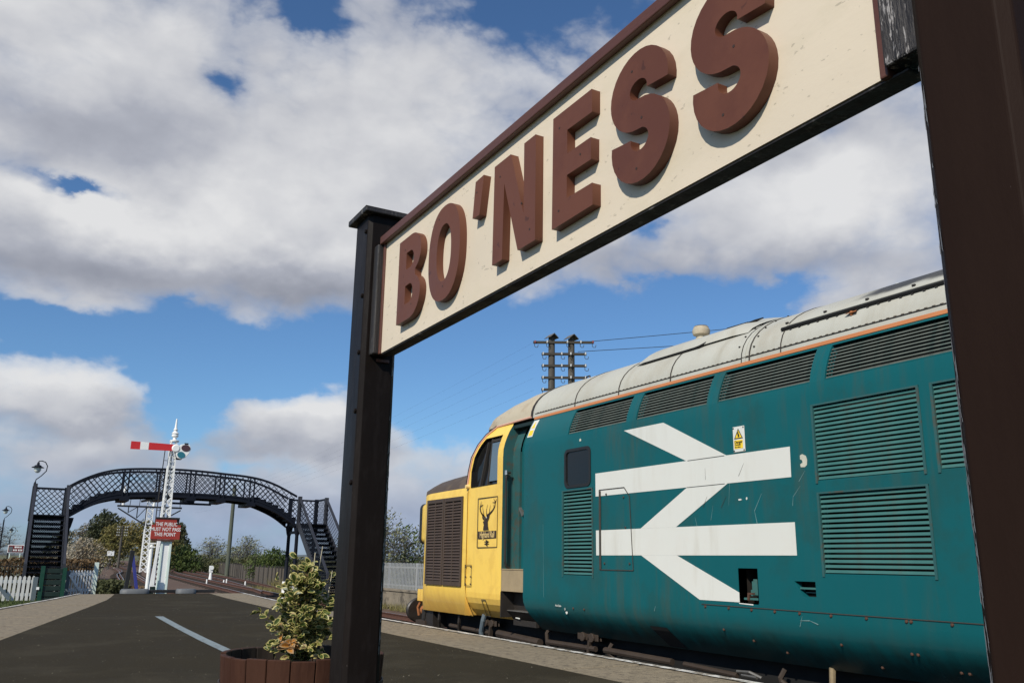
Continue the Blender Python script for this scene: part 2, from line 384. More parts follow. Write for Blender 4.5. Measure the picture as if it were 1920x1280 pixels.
mat('palisade', (.30, .31, .31), .5, .1, 3)
mat('stave', (.051, .0205, .0110), .75, .14, 5, spec=.2, col2=(.036, .013, .007), c2amt=.7, c2scale=8, bump=.3, bscale=40, stretch=(1, 1, .2))
mat('stave_in', (.030, .020, .013), .85, .2, 5, stretch=(1, 1, .2))
mat('hoop', (.035, .026, .022), .55, .2, 8)
mat('soil', (.016, .012, .009), .95, .3, 12, bump=.8, bscale=40)
mat('leaf_green', (.058, .086, .018), .42, .15, 14, trans=.22)
mat('leaf_edge', (.40, .355, .125), .42, .15, 14, trans=.22)
mat('leaf_yellow', (.24, .25, .045), .42, .15, 14, trans=.22)
mat('leaf_tan', (.34, .22, .11), .55, .2, 14, trans=.15)
mat('leaf_orange', (.46, .21, .04), .5, .2, 14, trans=.2)
mat('twig', (.11, .085, .05), .8, .2, 20)
mat('stalk', (.42, .38, .27), .8, .1, 20)
mat('bark', (.055, .042, .032), .9, .2, 6)
mat('bark_grey', (.085, .075, .068), .9, .2, 6)
for nm, c, c2 in [('fol_pine', (.032, .042, .018), (.075, .080, .032)), ('fol_olive', (.135, .125, .034), (.20, .155, .045)), ('fol_green', (.045, .075, .014), (.085, .115, .022)),
                  ('fol_bare', (.16, .145, .095), (.22, .19, .13)), ('fol_blossom', (.46, .42, .33), (.24, .18, .10)), ('fol_brown', (.115, .070, .028), (.16, .10, .045)),
                  ('fol_pale', (.15, .165, .085), (.21, .21, .12)), ('fol_dark', (.050, .060, .020), (.095, .095, .034))]:
    mat(nm, c, .75, .25, .9, col2=c2, c2amt=.9, c2scale=.55, c2lo=.42, c2hi=.60, trans=.2, detail=3)
mat('grass_dry', (.17, .15, .055), .9, .25, 3)
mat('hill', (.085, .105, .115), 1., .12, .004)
mat('yellow_bag', (.75, .60, .02), .5, .05, 3)
mat('sign_maroon', (.14, .012, .016), .5, .04, 3)
mat('lamp_glass', (.62, .66, .64), .2, .03, 5)
G = MATS
# soot on the roof: a stain with its own edge, around the exhaust
def add_soot(m, y0, y1):
    t = m.node_tree; b = t.nodes['Principled BSDF']; src = b.inputs['Base Color'].links[0].from_socket
    tc = N(t, 'ShaderNodeTexCoord'); s = N(t, 'ShaderNodeSeparateXYZ'); t.links.new(tc.outputs['Object'], s.inputs[0])
    n = NZ(t, tc.outputs['Object'], 2.2, 6, .6)
    yy = M(t, 'MULTIPLY_ADD', M(t, 'SUBTRACT', n, .5), .5, s.outputs[1])
    k = M(t, 'MULTIPLY', MR(t, yy, y1, y0), MR(t, M(t, 'MULTIPLY_ADD', M(t, 'SUBTRACT', n, .5), .12, s.outputs[2]), 2.555, 2.60))
    t.links.new(MIXC(t, M(t, 'MULTIPLY', k, .93), src, (.022, .022, .023, 1)), b.inputs['Base Color'])
add_soot(G['roof_grey'], 3.70, 3.95)
def add_grime_shade(m, z0, z1, col, amt):
    t = m.node_tree; b = t.nodes['Principled BSDF']; src = b.inputs['Base Color'].links[0].from_socket
    tc = N(t, 'ShaderNodeTexCoord'); s = N(t, 'ShaderNodeSeparateXYZ'); t.links.new(tc.outputs['Object'], s.inputs[0])
    n = NZ(t, VM(t, 'MULTIPLY', tc.outputs['Object'], (3, 6, 1.2)), 2.0, 7, .6)
    zz = M(t, 'MULTIPLY_ADD', M(t, 'SUBTRACT', n, .5), .35, s.outputs[2])
    t.links.new(MIXC(t, M(t, 'MULTIPLY', MR(t, zz, z1, z0), amt), src, (*col, 1)), b.inputs['Base Color'])
def add_streaks(m, col, amt, sy, sz, lo, hi):          # rain-washed dirt running down the plates
    t = m.node_tree; b = t.nodes['Principled BSDF']; src = b.inputs['Base Color'].links[0].from_socket
    tc = N(t, 'ShaderNodeTexCoord'); v = VM(t, 'MULTIPLY', tc.outputs['Object'], (1, sy, sz))
    big = NZ(t, tc.outputs['Object'], .9, 4, .6)
    k = M(t, 'MULTIPLY', MR(t, NZ(t, v, 1.0, 7, .62), lo, hi), MR(t, big, .35, .70))
    t.links.new(MIXC(t, M(t, 'MULTIPLY', k, amt), src, (*col, 1)), b.inputs['Base Color'])
add_streaks(G['teal'], (.050, .072, .056), .50, 9.0, .9, .46, .68)
add_streaks(G['logo_white'], (.40, .36, .27), .35, 8.0, 1.0, .48, .72)
add_streaks(G['yellow'], (.45, .26, .06), .40, 12.0, 1.2, .50, .72)
add_streaks(G['roof_grey'], (.27, .245, .185), .45, 5.0, 1.0, .46, .70)
add_grime_shade(G['teal'], .12, .36, (.014, .022, .021), .7)       # dust plus painted-in shade where the body tucks under
add_grime_shade(G['yellow'], .12, .52, (.42, .19, .05), .55)

# ================================================================== SETTING
GZ = -0.95                     # level of the ground beside the tracks
def sheet(name, poly, z, m, thick=None, parent=None):
    b = MB()
    if thick is None: b.face([(x, y, z) for x, y in poly])
    else: b.prism(poly, lambda u, v, w: (u, v, z-w), thick)
    return b.build(name, m, parent)
def noisy_ground():
    b = MB(); xs = [-6000, -1500, -400, -120, -50, -25, -12, -5, 0, 5, 10, 15, 20, 25, 30, 40, 60, 120, 400, 1500, 6000]
    ys = [-3000, -400, -80, -20, 0, 15, 22, 26, 30, 35, 40, 50, 60, 75, 90, 120, 160, 220, 400, 1500, 8000]
    vs_ = [(x, y, GZ-.05) for y in ys for x in xs]; nx = len(xs)
    b.add(vs_, [(j*nx+i, j*nx+i+1, (j+1)*nx+i+1, (j+1)*nx+i) for j in range(len(ys)-1) for i in range(nx-1)])
    return b.build('ground', G['field'])
struct(noisy_ground())
struct(sheet('ballast_bed', [(4.5, -60), (11.9, -60), (12.2, 40), (13.6, 50), (17.5, 85), (27, 160), (48, 400), (40, 400), (17, 200), (8.2, 100), (4.2, 62), (2.2, 46), (2.0, 21), (4.5, 21)], GZ, G['ballast'], .04))
# low hills far behind
def hills():
    b = MB(); R = 5200; n = 90; low = []; top = []
    for i in range(n+1):
        a = radians(-40+130*i/n); h = 26+16*noise.noise((i*.11, 3.3, 0))+9*noise.noise((i*.4, 1.3, 0))
        low.append((R*sin(a), R*cos(a), -20)); top.append(((R+900)*sin(a), (R+900)*cos(a), h))
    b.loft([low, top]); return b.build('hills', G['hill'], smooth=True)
struct(hills())

# the platform: asphalt between two strips of coping slabs
edge_L = [(-2.4, -14), (-2.4, 1.0), (-1.95, 6.0), (-1.35, 9.8), (-.78, 12.5), (-.04, 15.3), (.66, 18.0), (1.30, 20.7)]
asph_L = [(-1.4, -14), (-1.4, 1.0), (-.72, 6.0), (.02, 9.67), (.58, 12.5), (1.14, 15.3), (1.66, 18.0), (2.02, 20.7)]
EX = 4.50
asph_R = [(3.66, -14), (3.66, 1.), (3.66, 9.0), (3.70, 14), (3.80, 18), (3.95, 20.7)]
plat = struct(sheet('platform', edge_L+[(4.62, 20.9), (EX-.05, 18), (EX-.05, -14)], -.06, G['slab'], 1.1))
struct(sheet('asphalt_surface', asph_L+list(reversed(asph_R)), .004, G['asphalt'], .066))
def slab_strip(inner, outer, step, seedv):
    rnd = random.Random(seedv)
    def at(line, y):
        for (x0, y0), (x1, y1) in zip(line, line[1:]):
            if y0 <= y <= y1: return x0+(x1-x0)*(y-y0)/(y1-y0)
        return line[-1][0]
    y = -4.; ymax = 20.7; jb = MB()
    while y < ymax-.05:
        y1 = min(y+step*rnd.uniform(.96, 1.04), ymax); g = rnd.uniform(.026, .042)
        a, c = at(inner, y+g), at(inner, y1-g); p, q = at(outer, y+g), at(outer, y1-g)
        dz = rnd.uniform(-.003, .004); tl = rnd.uniform(-.003, .003)
        b = MB(); lo = -.062
        P = [(a, y+g, dz), (p, y+g, dz+tl), (q, y1-g, dz+tl), (c, y1-g, dz)]
        b.add([(x, yy, lo) for x, yy, z in P]+P, [(0, 3, 2, 1), (4, 5, 6, 7), (0, 1, 5, 4), (1, 2, 6, 5), (2, 3, 7, 6), (3, 0, 4, 7)])
        b.build('coping_slab', G['slab'], plat, bevel=.006, seg=1); y = y1
        p0, q0 = at(inner, y), at(outer, y); k = 10; rows = [[], []]
        for i in range(k+1):
            xx = p0+(q0-p0)*i/k; wv = .030+.014*noise.noise((xx*4, y, seedv)); rows[0].append((xx, y-wv, -.0065)); rows[1].append((xx, y+wv, -.0065))
        jb.loft(rows)
    stuff(jb.build('joint_dirt', G['joint'], plat))
slab_strip([(x-.003, y) for x, y in asph_R], [(EX+.0*y, y) for y in (-14, 14)]+[(EX+.06, 18.0), (4.72, 20.7)], 1.62, 3)
slab_strip([(x+.003, y) for x, y in asph_L], edge_L, 1.55, 4)
# painted white line along the platform edge, its face too, and along the far corner
def ribbon(a, c, z): b = MB(); b.loft([[(*p, z) for p in a], [(*q, z) for q in c]]); return b
rb = ribbon([(EX-.085, y) for y in range(-8, 18)]+[(EX-.02, 18), (4.63, 20.6)], [(EX-.006, y) for y in range(-8, 18)]+[(EX+.05, 18), (4.71, 20.6)], .0105)
struct(rb.build('edge_line', G['edge_paint']))
rb = ribbon([(x+.006, y) for x, y in edge_L[2:]], [(x+.075, y) for x, y in edge_L[2:]], .0105); struct(rb.build('edge_line', G['edge_paint']))
lnL = [(1.765, 12.75), (1.70, 10.6), (1.665, 9.0), (1.655, 7.8), (1.66, 6.6), (1.70, 5.2)]; lnR = [(1.865, 12.72), (1.80, 10.75), (1.765, 9.1), (1.755, 8.0), (1.76, 6.6), (1.80, 5.2)]
struct(ribbon(lnL, lnR, .0085).build('painted_line', G['line_paint']))

rnd = random.Random(77); b = MB()
for _ in range(900):
    y = 3.2+17*rnd.random()**1.5; x = rnd.uniform(-.9, 3.62); r_ = .0022+.0042*rnd.random()**3
    if x < .02+(y-9.67)*.2+.1 and y > 6: continue
    a = rnd.uniform(0, 6.28); q = [(x+r_*cos(a+k*2.09), y+r_*sin(a+k*2.09), .0042) for k in range(3)]; q.append((x, y, .0042+r_*.8)); b.add(q, [(0, 1, 3), (1, 2, 3), (2, 0, 3)])
stuff(b.build('grit', G['grit'], fix=False))
# lawn to the left of the platform
struct(sheet('lawn', [(-14, -10), (-2.4, -10), (-1.4, 9.8), (1.2, 21), (2.0, 30), (1.9, 40), (-14, 46)], -.72, G['lawn'], .3))
def grass_tufts(name, n, region, z, m, hmin, hmax, seedv):
    rnd = random.Random(seedv); b = MB()
    for _ in range(n):
        x, y = region(rnd); h = rnd.uniform(hmin, hmax)
        for k in range(4):
            a = rnd.uniform(0, 2*pi); dx, dy = cos(a)*.012, sin(a)*.012; lx, ly = rnd.uniform(-.5, .5)*h, rnd.uniform(-.5, .5)*h
            b.add([(x-dx, y-dy, z), (x+dx, y+dy, z), (x+lx, y+ly, z+h*rnd.uniform(.6, 1))], [(0, 1, 2)])
    return stuff(b.build(name, m, fix=False))
grass_tufts('grass', 2600, lambda r: (r.uniform(-1.6, 1.6), r.uniform(22, 34)), -.72, G['lawn'], .05, .16, 5)
grass_tufts('dry_grass', 4200, lambda r: (lambda t: (14.2+t*14+r.uniform(-.6, 1.2), 52+t*82))(r.random()**1.4), GZ, G['grass_dry'], .25, .8, 6)
grass_tufts('dry_grass', 1500, lambda r: (r.uniform(11.9, 12.6), r.uniform(22, 52)), GZ, G['grass_dry'], .1, .35, 8)

# tracks beyond the platform and the one the locomotive stands on
def smooth_path(pts, n=12):
    out = []
    P = [Vector((*p, 0)) for p in pts]; P = [P[0]*2-P[1]]+P+[P[-1]*2-P[-2]]
    for i in range(1, len(P)-2):
        for k in range(n):
            t = k/n; a, b_, c, d = P[i-1:i+3]
            out.append(.5*((2*b_)+(c-a)*t+(2*a-5*b_+4*c-d)*t*t+(3*b_-a-3*c+d)*t**3))
    out.append(P[-2]); return out
def track(pts, seedv, gauge=1.435, step=.7):
    c = smooth_path(pts); t = bpy.data.objects.new('railway_track', None); COL.objects.link(t); t.location = (c[0].x, c[0].y, GZ); struct(t)
    nrm = []
    for i, p in enumerate(c):
        d = (c[min(i+1, len(c)-1)]-c[max(i-1, 0)]).normalized(); nrm.append(Vector((d.y, -d.x, 0)))
    for s in (-1, 1):
        b = MB(); prof = [(-.06, 0), (-.06, .02), (-.012, .04), (-.012, .10), (-.034, .115), (-.034, .145), (.034, .145), (.034, .115), (.012, .10), (.012, .04), (.06, .02), (.06, 0)]
        rings = [[tuple(p+nv*(s*gauge/2+u))[:2]+(GZ+.03+w,) for u, w in prof] for p, nv in zip(c, nrm)]
        b.loft(rings); n0 = len(prof)-1
        b.m = [1 if (k % n0) == 5 else 0 for k in range(len(b.f))]
        b.build('rail', [G['rust'], G['railtop']], t)
    b = MB(); acc = 0.
    for i in range(len(c)-1):
        L = (c[i+1]-c[i]).length; acc += L
        if acc >= step:
            acc = 0; p = c[i]; nv = nrm[i]; dv = Vector((-nv.y, nv.x, 0))
            if p.y < 20: continue
            q = [p+nv*a+dv*e for a, e in ((-1.25, -.12), (1.25, -.12), (1.25, .12), (-1.25, .12))]
            b.add([(*v.xy, GZ-.02) for v in q]+[(*v.xy, GZ+.035) for v in q], [(4, 5, 6, 7), (0, 1, 5, 4), (1, 2, 6, 5), (2, 3, 7, 6), (3, 0, 4, 7)])
    if b.f: stuff(b.build('sleepers', G['sleeper'], t))
    return t
track([(5.96, -40), (5.96, 0), (5.96, 30), (6.1, 45), (7.1, 62), (9.0, 85), (12.3, 120), (21, 250)], 1)
track([(9.5, -30), (9.5, 20), (9.9, 36), (10.9, 50), (12.3, 70), (14.0, 92), (17.6, 130), (25, 250)], 2)
track([(11.6, 44), (13.4, 57), (15.2, 73), (17.4, 98), (21, 140), (29, 250)], 3)
track([(2.2, 45.5), (5.0, 49.8), (6.3, 55), (7.6, 66), (9.9, 92), (13, 125), (20.5, 250)], 4)

# ================================================================== LOCOMOTIVE
XC = 5.96; L0 = 4.62
loco = thing('locomotive', 'blue-green diesel locomotive with yellow nose, grey roof and large white double arrow', 'locomotive', (XC, 1.6, -.915+.03))
PROF = [(.105, 4.86), (.175, 4.785), (.245, 4.71), (.315, 4.652), (.375, 4.626), (.43, L0), (1.90, L0), (1.99, 4.626), (2.06, 4.643), (2.13, 4.670), (2.20, 4.703), (2.262, 4.742)]
def px(z):
    for (z0, x0), (z1, x1) in zip(PROF, PROF[1:]):
        if z <= z1: return x0+(x1-x0)*max(0, (z-z0))/(z1-z0)
    return PROF[-1][1]
BY0, BY1 = -7.2, 7.95
TOPG = [(7.06, 6.13), (5.965, 5.075), (4.93, 4.035), (3.885, 2.96), (2.81, 1.9), (1.75, .85)]
TOPG = [(a+.05, c+.03) for a, c in TOPG]
holes = {'louvre': (6.69, 7.19, .66, 1.44), 'window': (6.72, 7.14, 1.485, 1.83), 'step': (4.65, 4.83, .51, .75), 'vent': (4.13, 4.31, .575, .672),
         'g1': (3.25, 4.05, 1.325, 1.825), 'g2': (3.25, 4.05, .725, 1.235), 'g3': (2.35, 3.15, 1.325, 1.825), 'g5': (.2, 1.1, 1.325, 1.825), 'g6': (.2, 1.1, .725, 1.235)}
TG0, TG1 = 1.995, 2.245
tops = [(c, a, TG0, TG1) for a, c in TOPG]
allh = list(holes.values())+tops
def body_side():
    ys = sorted({BY0, BY1, *[h[0] for h in allh], *[h[1] for h in allh]}); zs = sorted({p[0] for p in PROF} | {h[2] for h in allh} | {h[3] for h in allh})
    b = MB(); idx = {}
    def vi(y, z):
        if (y, z) not in idx: idx[(y, z)] = len(b.v); b.v.append((px(z), y, z))
        return idx[(y, z)]
    for y0, y1 in zip(ys, ys[1:]):
        for z0, z1 in zip(zs, zs[1:]):
            cy, cz = (y0+y1)/2, (z0+z1)/2
            if any(h[0] < cy < h[1] and h[2] < cz < h[3] for h in allh): continue
            b.f.append((vi(y0, z0), vi(y0, z1), vi(y1, z1), vi(y1, z0))); b.m.append(0)
    for h in allh:                                 # returns: the thickness of the plate round every opening
        y0, y1, z0, z1 = h; D = .075
        zz = [z0]+[z for z in zs if z0 < z < z1]+[z1]
        for y in (y0, y1):
            for a, c in zip(zz, zz[1:]): b.face([(px(a), y, a), (px(a)+D, y, a), (px(c)+D, y, c), (px(c), y, c)])
        for z in (z0, z1): b.face([(px(z), y0, z), (px(z)+D, y0, z), (px(z)+D, y1, z), (px(z), y1, z)])
    return b.build('body_side', G['teal'], loco, smooth=25, fix=False)
body_side()
b = MB(); far = [(2*XC-x, z) for z, x in PROF]; b.loft([[(x, BY0, z) for x, z in far], [(x, 8.4, z) for x, z in far]]); b.build('far_side', G['teal'], loco, smooth=25)
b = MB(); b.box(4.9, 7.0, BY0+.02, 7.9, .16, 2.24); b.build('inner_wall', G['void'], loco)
b = MB(); b.face([(px(z), BY0, z) for z, x in PROF]+[(2*XC-x, BY0, z) for z, x in reversed(PROF)]); b.build('rear_end', G['yellow'], loco)
# louvred grilles: each a frame with its slats
def slat_mesh(y0, y1, w, th, ang, m, name='slat'):
    b = MB(); c, s = cos(ang), sin(ang)
    q = [(-w/2, -th/2), (w/2, -th/2), (w/2, th/2), (-w/2, th/2)]; q = [(u*c-v*s, u*s+v*c) for u, v in q]
    b.loft([[(u, y0, v) for u, v in q], [(u, y1, v) for u, v in q]], close=True, capends=True)
    return b.mesh(name, m)
def grille(y0, y1, z0, z1, n, m, fm, frame=True, w=.0200, ang=1.12, depth=.012):
    b = MB(); e = .013
    if frame:
        for a, c in ((y0-e, y0+.004), (y1-.004, y1+e)): b.box(L0-.006, L0+.012, a, c, z0-.02, z1+.012)
        b.box(L0-.004, L0+.012, y0-e, y1+e, z1, z1+.012)
    else: b.box(px(z0)-.002, px(z0)+.02, y0, y1, z0-.004, z0+.003)
    g_ = b.build('grille', fm, loco)
    me = slat_mesh(y0+.001, y1-.001, w, .0045, ang, m)
    for k in range(n):
        z = z0+(k+.45)*(z1-z0)/n
        o = link('slat', me, g_); o.matrix_basis = Matrix.Translation((px(z)+depth, 0, z))
    return g_
for a, c, z0, z1 in tops: grille(a, c, z0, z1-.02, 9, G['dark_slat'], G['teal'], frame=False, w=.0135, ang=1.0, depth=.014)
grille(*holes['louvre'], 23, G['teal_slat'], G['teal_dusty'], w=.0195)
grille(*holes['g1'], 17, G['teal_slat'], G['teal_dusty']); grille(*holes['g2'], 16, G['teal_slat'], G['teal_dusty'])
grille(*holes['g3'], 17, G['teal_slat'], G['teal_dusty']); grille(*holes['g5'], 17, G['teal_slat'], G['teal_dusty']); grille(*holes['g6'], 16, G['teal_slat'], G['teal_dusty'])
b = MB(); b.box(4.70, 4.71, BY0+.1, 7.9, .55, 2.2); 
# side window
def rrect(y0, y1, z0, z1, r, n=5):
    out = []
    for cy, cz, a0 in ((y1-r, z1-r, 0), (y0+r, z1-r, pi/2), (y0+r, z0+r, pi), (y1-r, z0+r, 1.5*pi)):
        for k in range(n+1): a = a0+pi/2*k/n; out.append((cy+r*cos(a), cz+r*sin(a)))
    return out
def frame_x(x, out_, in_, d, name, m, parent):
    b = MB(); n = len(out_)
    b.loft([[(x, u, v) for u, v in out_], [(x-d, u, v) for u, v in out_], [(x-d, u, v) for u, v in in_], [(x+.01, u, v) for u, v in in_]], close=True); return b.build(name, m, parent)
y0, y1, z0, z1 = holes['window']
wf = frame_x(L0, rrect(y0-.016, y1+.016, z0-.016, z1+.016, .06), rrect(y0+.012, y1-.012, z0+.012, z1-.012, .045), .008, 'side_window', G['seal'], loco)
b = MB(); b.face([(L0+.004, u, v) for u, v in rrect(y0-.004, y1+.004, z0-.004, z1+.004, .05)]); b.build('pane', G['glass'], wf)
b = MB()
for (cy, cz) in ((y0, z0), (y1, z0), (y0, z1), (y1, z1)):
    sy = 1 if cy == y0 else -1; sz = 1 if cz == z0 else -1
    b.face([(L0, cy, cz), (L0, cy+sy*.03, cz), (L0, cy, cz+sz*.03)])
b.build('window_corner', G['teal'], wf)
# white double arrow
def decal(name, polys, m, parent=loco, x=L0-.0025, th=.0015):
    b = MB()
    for p in polys: b.prism(p, lambda u, v, w: (x+w, u, v), th)
    return b.build(name, m, parent)
decal('double_arrow', [[(6.18, 1.92), (5.63, 1.92), (4.90, 1.5755), (5.36, 1.5755)], [(6.63, 1.575), (4.27, 1.575), (4.275, 1.365), (6.63, 1.365)],
      [(5.36, 1.3645), (4.90, 1.3645), (5.51, 1.0605), (5.97, 1.0605)], [(6.63, 1.06), (4.27, 1.06), (4.27, .84), (6.63, .84)],
      [(5.97, .8395), (5.51, .8395), (4.834, .58), (4.834, .512), (5.26, .512)]], G['logo_white'])
decal('paint_streak', [[(4.84, .508), (4.70, .505), (4.70, .497), (4.84, .502)]], G['logo_white'])
# fuel flap, its outline and screws
def outline(name, pts, w, m, x=L0-.0055, closed=True):
    b = MB(); n = len(pts)
    for i in range(n if closed else n-1):
        p, q = pts[i], pts[(i+1) % n]; b.bar((x, *p), (x, *q), w, .003, (1, 0, 0))
    return b.build(name, m, loco)
flap = [(6.57, 1.42), (6.19, 1.42), (6.115, 1.34), (6.08, .715), (6.575, .715)]
fl = outline('fuel_flap', flap, .007, G['seam_rust'])
b = MB(); b.bar((L0-.007, 6.555, 1.41), (L0-.007, 6.56, .72), .022, .004, (1, 0, 0)); b.build('hinge', G['seam_rust'], fl)
b = MB()
for y, z in ((6.46, 1.375), (6.2, 1.335), (6.18, 1.075), (6.5, .77), (6.13, .77)): b.lathe([(.011, -.004), (.008, -.010)], (L0, y, z), 8, 0)
b.build('fastener', G['seam_rust'], fl)
for ln in [[(5.24, .482), (4.1, .480), (1.0, .48)], [(4.93, 1.3648), (5.36, 1.3648)], [(4.92, 1.5752), (5.34, 1.5752)]]:
    outline('panel_seam', ln, .005 if ln[0][1] < 1 else .003, G['seam_rust'], L0-.0042, False)
b = MB()
for y in (5.20, 4.95, 4.72, 4.50, 4.28, 4.02, 3.75, 3.47, 3.44, 3.18): b.lathe([(.011, .002), (.009, -.008), (.004, -.010)], (L0, y, .465), 8, 0)
for y, z in ((5.05, .31), (4.0, .29), (3.50, .28), (3.46, .28), (4.8, .25), (3.25, .20), (3.2, .2), (7.03, .36), (6.85, .36), (4.55, .19), (3.8, .17)): b.lathe([(.011, .01), (.009, -.006), (.004, -.008)], (px(z), y, z), 8, 0)
stuff(b.build('bolts', G['bolt_rust'], loco))
# step recess and angled vent
y0, y1, z0, z1 = holes['step']; st = MB(); st.box(L0+.19, L0+.2, y0-.01, y1+.01, z0-.01, z1+.01); st.box(L0, L0+.2, y0-.006, y0, z0, z1); st.box(L0, L0+.2, y1, y1+.006, z0, z1); st.box(L0, L0+.2, y0, y1, z0-.006, z0)
so = st.build('step_recess', G['oily'], loco)
b = MB(); b.box(L0+.01, L0+.055, y0+.004, y1-.03, z0+.022, z0+.036); b.box(L0+.05, L0+.06, y0+.03, y1-.075, z0+.055, z0+.15); b.box(L0+.06, L0+.075, y0+.004, y1-.05, z0+.048, z0+.09); b.box(L0+.05, L0+.07, y0+.05, y1-.09, z0+.15, z0+.165); b.build('step_plate', G['teal_slat'], so)
b = MB(); b.bar((L0+.03, y0+.085, z0+.065), (L0+.005, y0+.085, z0+.065), .05, .012); b.bar((L0+.004, y0+.095, z0+.06), (L0+.004, y0+.1, z0+.02), .014, .014); b.build('latch', G['bolt_rust'], so)
y0, y1, z0, z1 = holes['vent']; vb = MB(); vb.box(L0+.10, L0+.11, y0-.01, y1+.01, z0-.01, z1+.01); vo = vb.build('vent', G['void'], loco)
b = MB(); b.prism([(y1+.001, z1+.001), (y1+.001, z0-.001), (y1-.075, z0-.001)], lambda u, v, w: (L0+.0005+w, u, v), .05); b.build('vent_cheek', G['teal'], vo)
b = MB(); b.box(L0+.002, L0+.03, y0, y1-.045, .622, .634); b.box(L0+.03, L0+.06, y0, y1-.07, .598, .604); b.build('slat', G['teal_slat'], vo)
# warning plate
ns = MB(); ns.prism([(4.815, 1.587), (4.695, 1.587), (4.695, 1.777), (4.815, 1.777)], lambda u, v, w: (L0-.006+w, u, v), .004); ns = ns.build('warning_plate', G['logo_white'], loco, bevel=.0015, seg=1)
PX = L0-.0075
decal('yellow_panel', [[(4.803, 1.612), (4.715, 1.612), (4.715, 1.676), (4.803, 1.676)], [(4.794, 1.690), (4.718, 1.690), (4.756, 1.752)]], G['label_yellow'], ns, PX, .001)
tri = [(4.802, 1.685), (4.710, 1.685), (4.756, 1.762)]; tin = [(4.790, 1.692), (4.722, 1.692), (4.756, 1.749)]
b = MB(); b.loft([[(PX-.0005, *p) for p in tri], [(PX-.0005, *p) for p in tin]], close=True); b.build('triangle', G['print_black'], ns)
decal('lightning_bolt', [[(4.752, 1.738), (4.763, 1.735), (4.768, 1.714), (4.760, 1.716), (4.762, 1.704), (4.768, 1.705), (4.752, 1.695), (4.742, 1.708), (4.748, 1.707), (4.748, 1.722), (4.756, 1.720)]], G['print_black'], ns, PX-.001, .0006)
addmesh('lettering', text_mesh('Danger', .030, ((PX-.0002, 4.799, 1.660), *SIDE), 'lettering', .0008, .92, 'LEFT', .0008), G['print_black'], ns)
addmesh('lettering', text_mesh('Overhead\nlive wires', .0165, ((PX-.0002, 4.799, 1.632), *SIDE), 'lettering', .0008, .95, 'LEFT', .0005), G['print_black'], ns)
b = MB()
for y in (4.806, 4.704):
    for z in (1.597, 1.766): b.lathe([(.006, .001), (.005, -.003)], (PX+.001, y, z), 8, 0)
b.build('screw', G['print_black'], ns)
# second small sticker on the curve by the cab door
b = MB(); yy = (7.93, 7.82)
b.loft([[(px(z)-.003, yy[0], z) for z in (2.06, 2.12, 2.18, 2.25)], [(px(z)-.003, yy[1], z) for z in (2.06, 2.12, 2.18, 2.25)]]); sk = b.build('warning_sticker', G['logo_white'], loco)
b = MB(); b.loft([[(px(z)-.0045, 7.915, z) for z in (2.075, 2.10, 2.135)], [(px(z)-.0045, 7.835, z) for z in (2.075, 2.10, 2.135)]]); b.face([(px(2.16)-.0045, 7.91, 2.16), (px(2.16)-.0045, 7.84, 2.16), (px(2.235)-.0045, 7.875, 2.235)]); b.build('yellow_panel', G['label_yellow'], sk)
# paint chips, scratches
def blob(cy, cz, ry, rz, seedv, n=14):
    r = random.Random(seedv); return [(cy+ry*cos(2*pi*k/n)*r.uniform(.7, 1.1), cz+rz*sin(2*pi*k/n)*r.uniform(.7, 1.1)) for k in range(n)]
decal('paint_chip', [[(4.185, 1.505), (4.165, 1.512), (4.135, 1.498), (4.125, 1.47), (4.130, 1.435), (4.150, 1.422), (4.185, 1.425), (4.187, 1.445), (4.165, 1.455), (4.170, 1.472), (4.186, 1.478)]], G['chip'])
decal('paint_chip', [blob(4.78, 1.238, .022, .007, 1, 9)], G['logo_white']); decal('paint_chip', [blob(4.71, 1.243, .008, .012, 2, 8)], G['logo_white']); decal('paint_chip', [blob(6.88, 1.915, .018, .016, 3, 9)], G['chip'])
def scratch(pts, w):
    out = []
    for (p, q) in zip(pts, pts[1:]):
        d = Vector((q[0]-p[0], q[1]-p[1])).normalized(); nx, nz = -d.y*w, d.x*w
        out.append([(p[0]-nx*.3, p[1]-nz*.3), (p[0]+nx*.3, p[1]+nz*.3), (q[0]+nx, q[1]+nz), (q[0]-nx, q[1]-nz)])
    return out
sc_ = scratch([(4.56, 1.27), (4.64, 1.15), (4.62, 1.06)], .003)+scratch([(4.20, 1.30), (4.27, 1.23), (4.28, 1.17)], .002)+scratch([(4.15, 1.40), (4.21, 1.33)], .002)+scratch([(5.28, 1.13), (5.26, 1.06)], .0016)
sc_ += scratch([(5.80, .44), (5.815, .40)], .003)+scratch([(4.28, .42), (4.20, .425), (4.13, .405)], .0035)+scratch([(4.26, .45), (4.285, .38)], .002)+scratch([(5.07, 1.21), (5.1, 1.10)], .0014)+scratch([(7.56, 1.14), (7.54, .44)], .0012)+scratch([(4.9, 1.2), (4.88, 1.36)], .0014)
decal('paint_scratch', sc_, G['scratch'], x=L0-.0018, th=.001)
decal('dark_mark', scratch([(5.13, 1.28), (5.18, 1.20)], .0022)+scratch([(4.72, 1.50), (4.78, 1.41)], .0018)+scratch([(4.92, 1.27), (4.98, 1.19)], .0018)+scratch([(5.14, 1.5), (5.14, 1.41)], .0012), G['seam_rust'], x=L0-.0036, th=.0008)
for i, (tx, zz, yy_) in enumerate((('Axle Ratio', .372, 7.28), ('53', .345, 7.18))):
    addmesh('lettering', text_mesh(tx, .028, ((px(zz)-.004, yy_, zz), *SIDE), 'lettering', .001, .9), G['logo_white'], loco)
decal('paint_chip', [blob(7.17, .315, .02, .016, 6, 9)], G['logo_white'], x=px(.315)-.004)

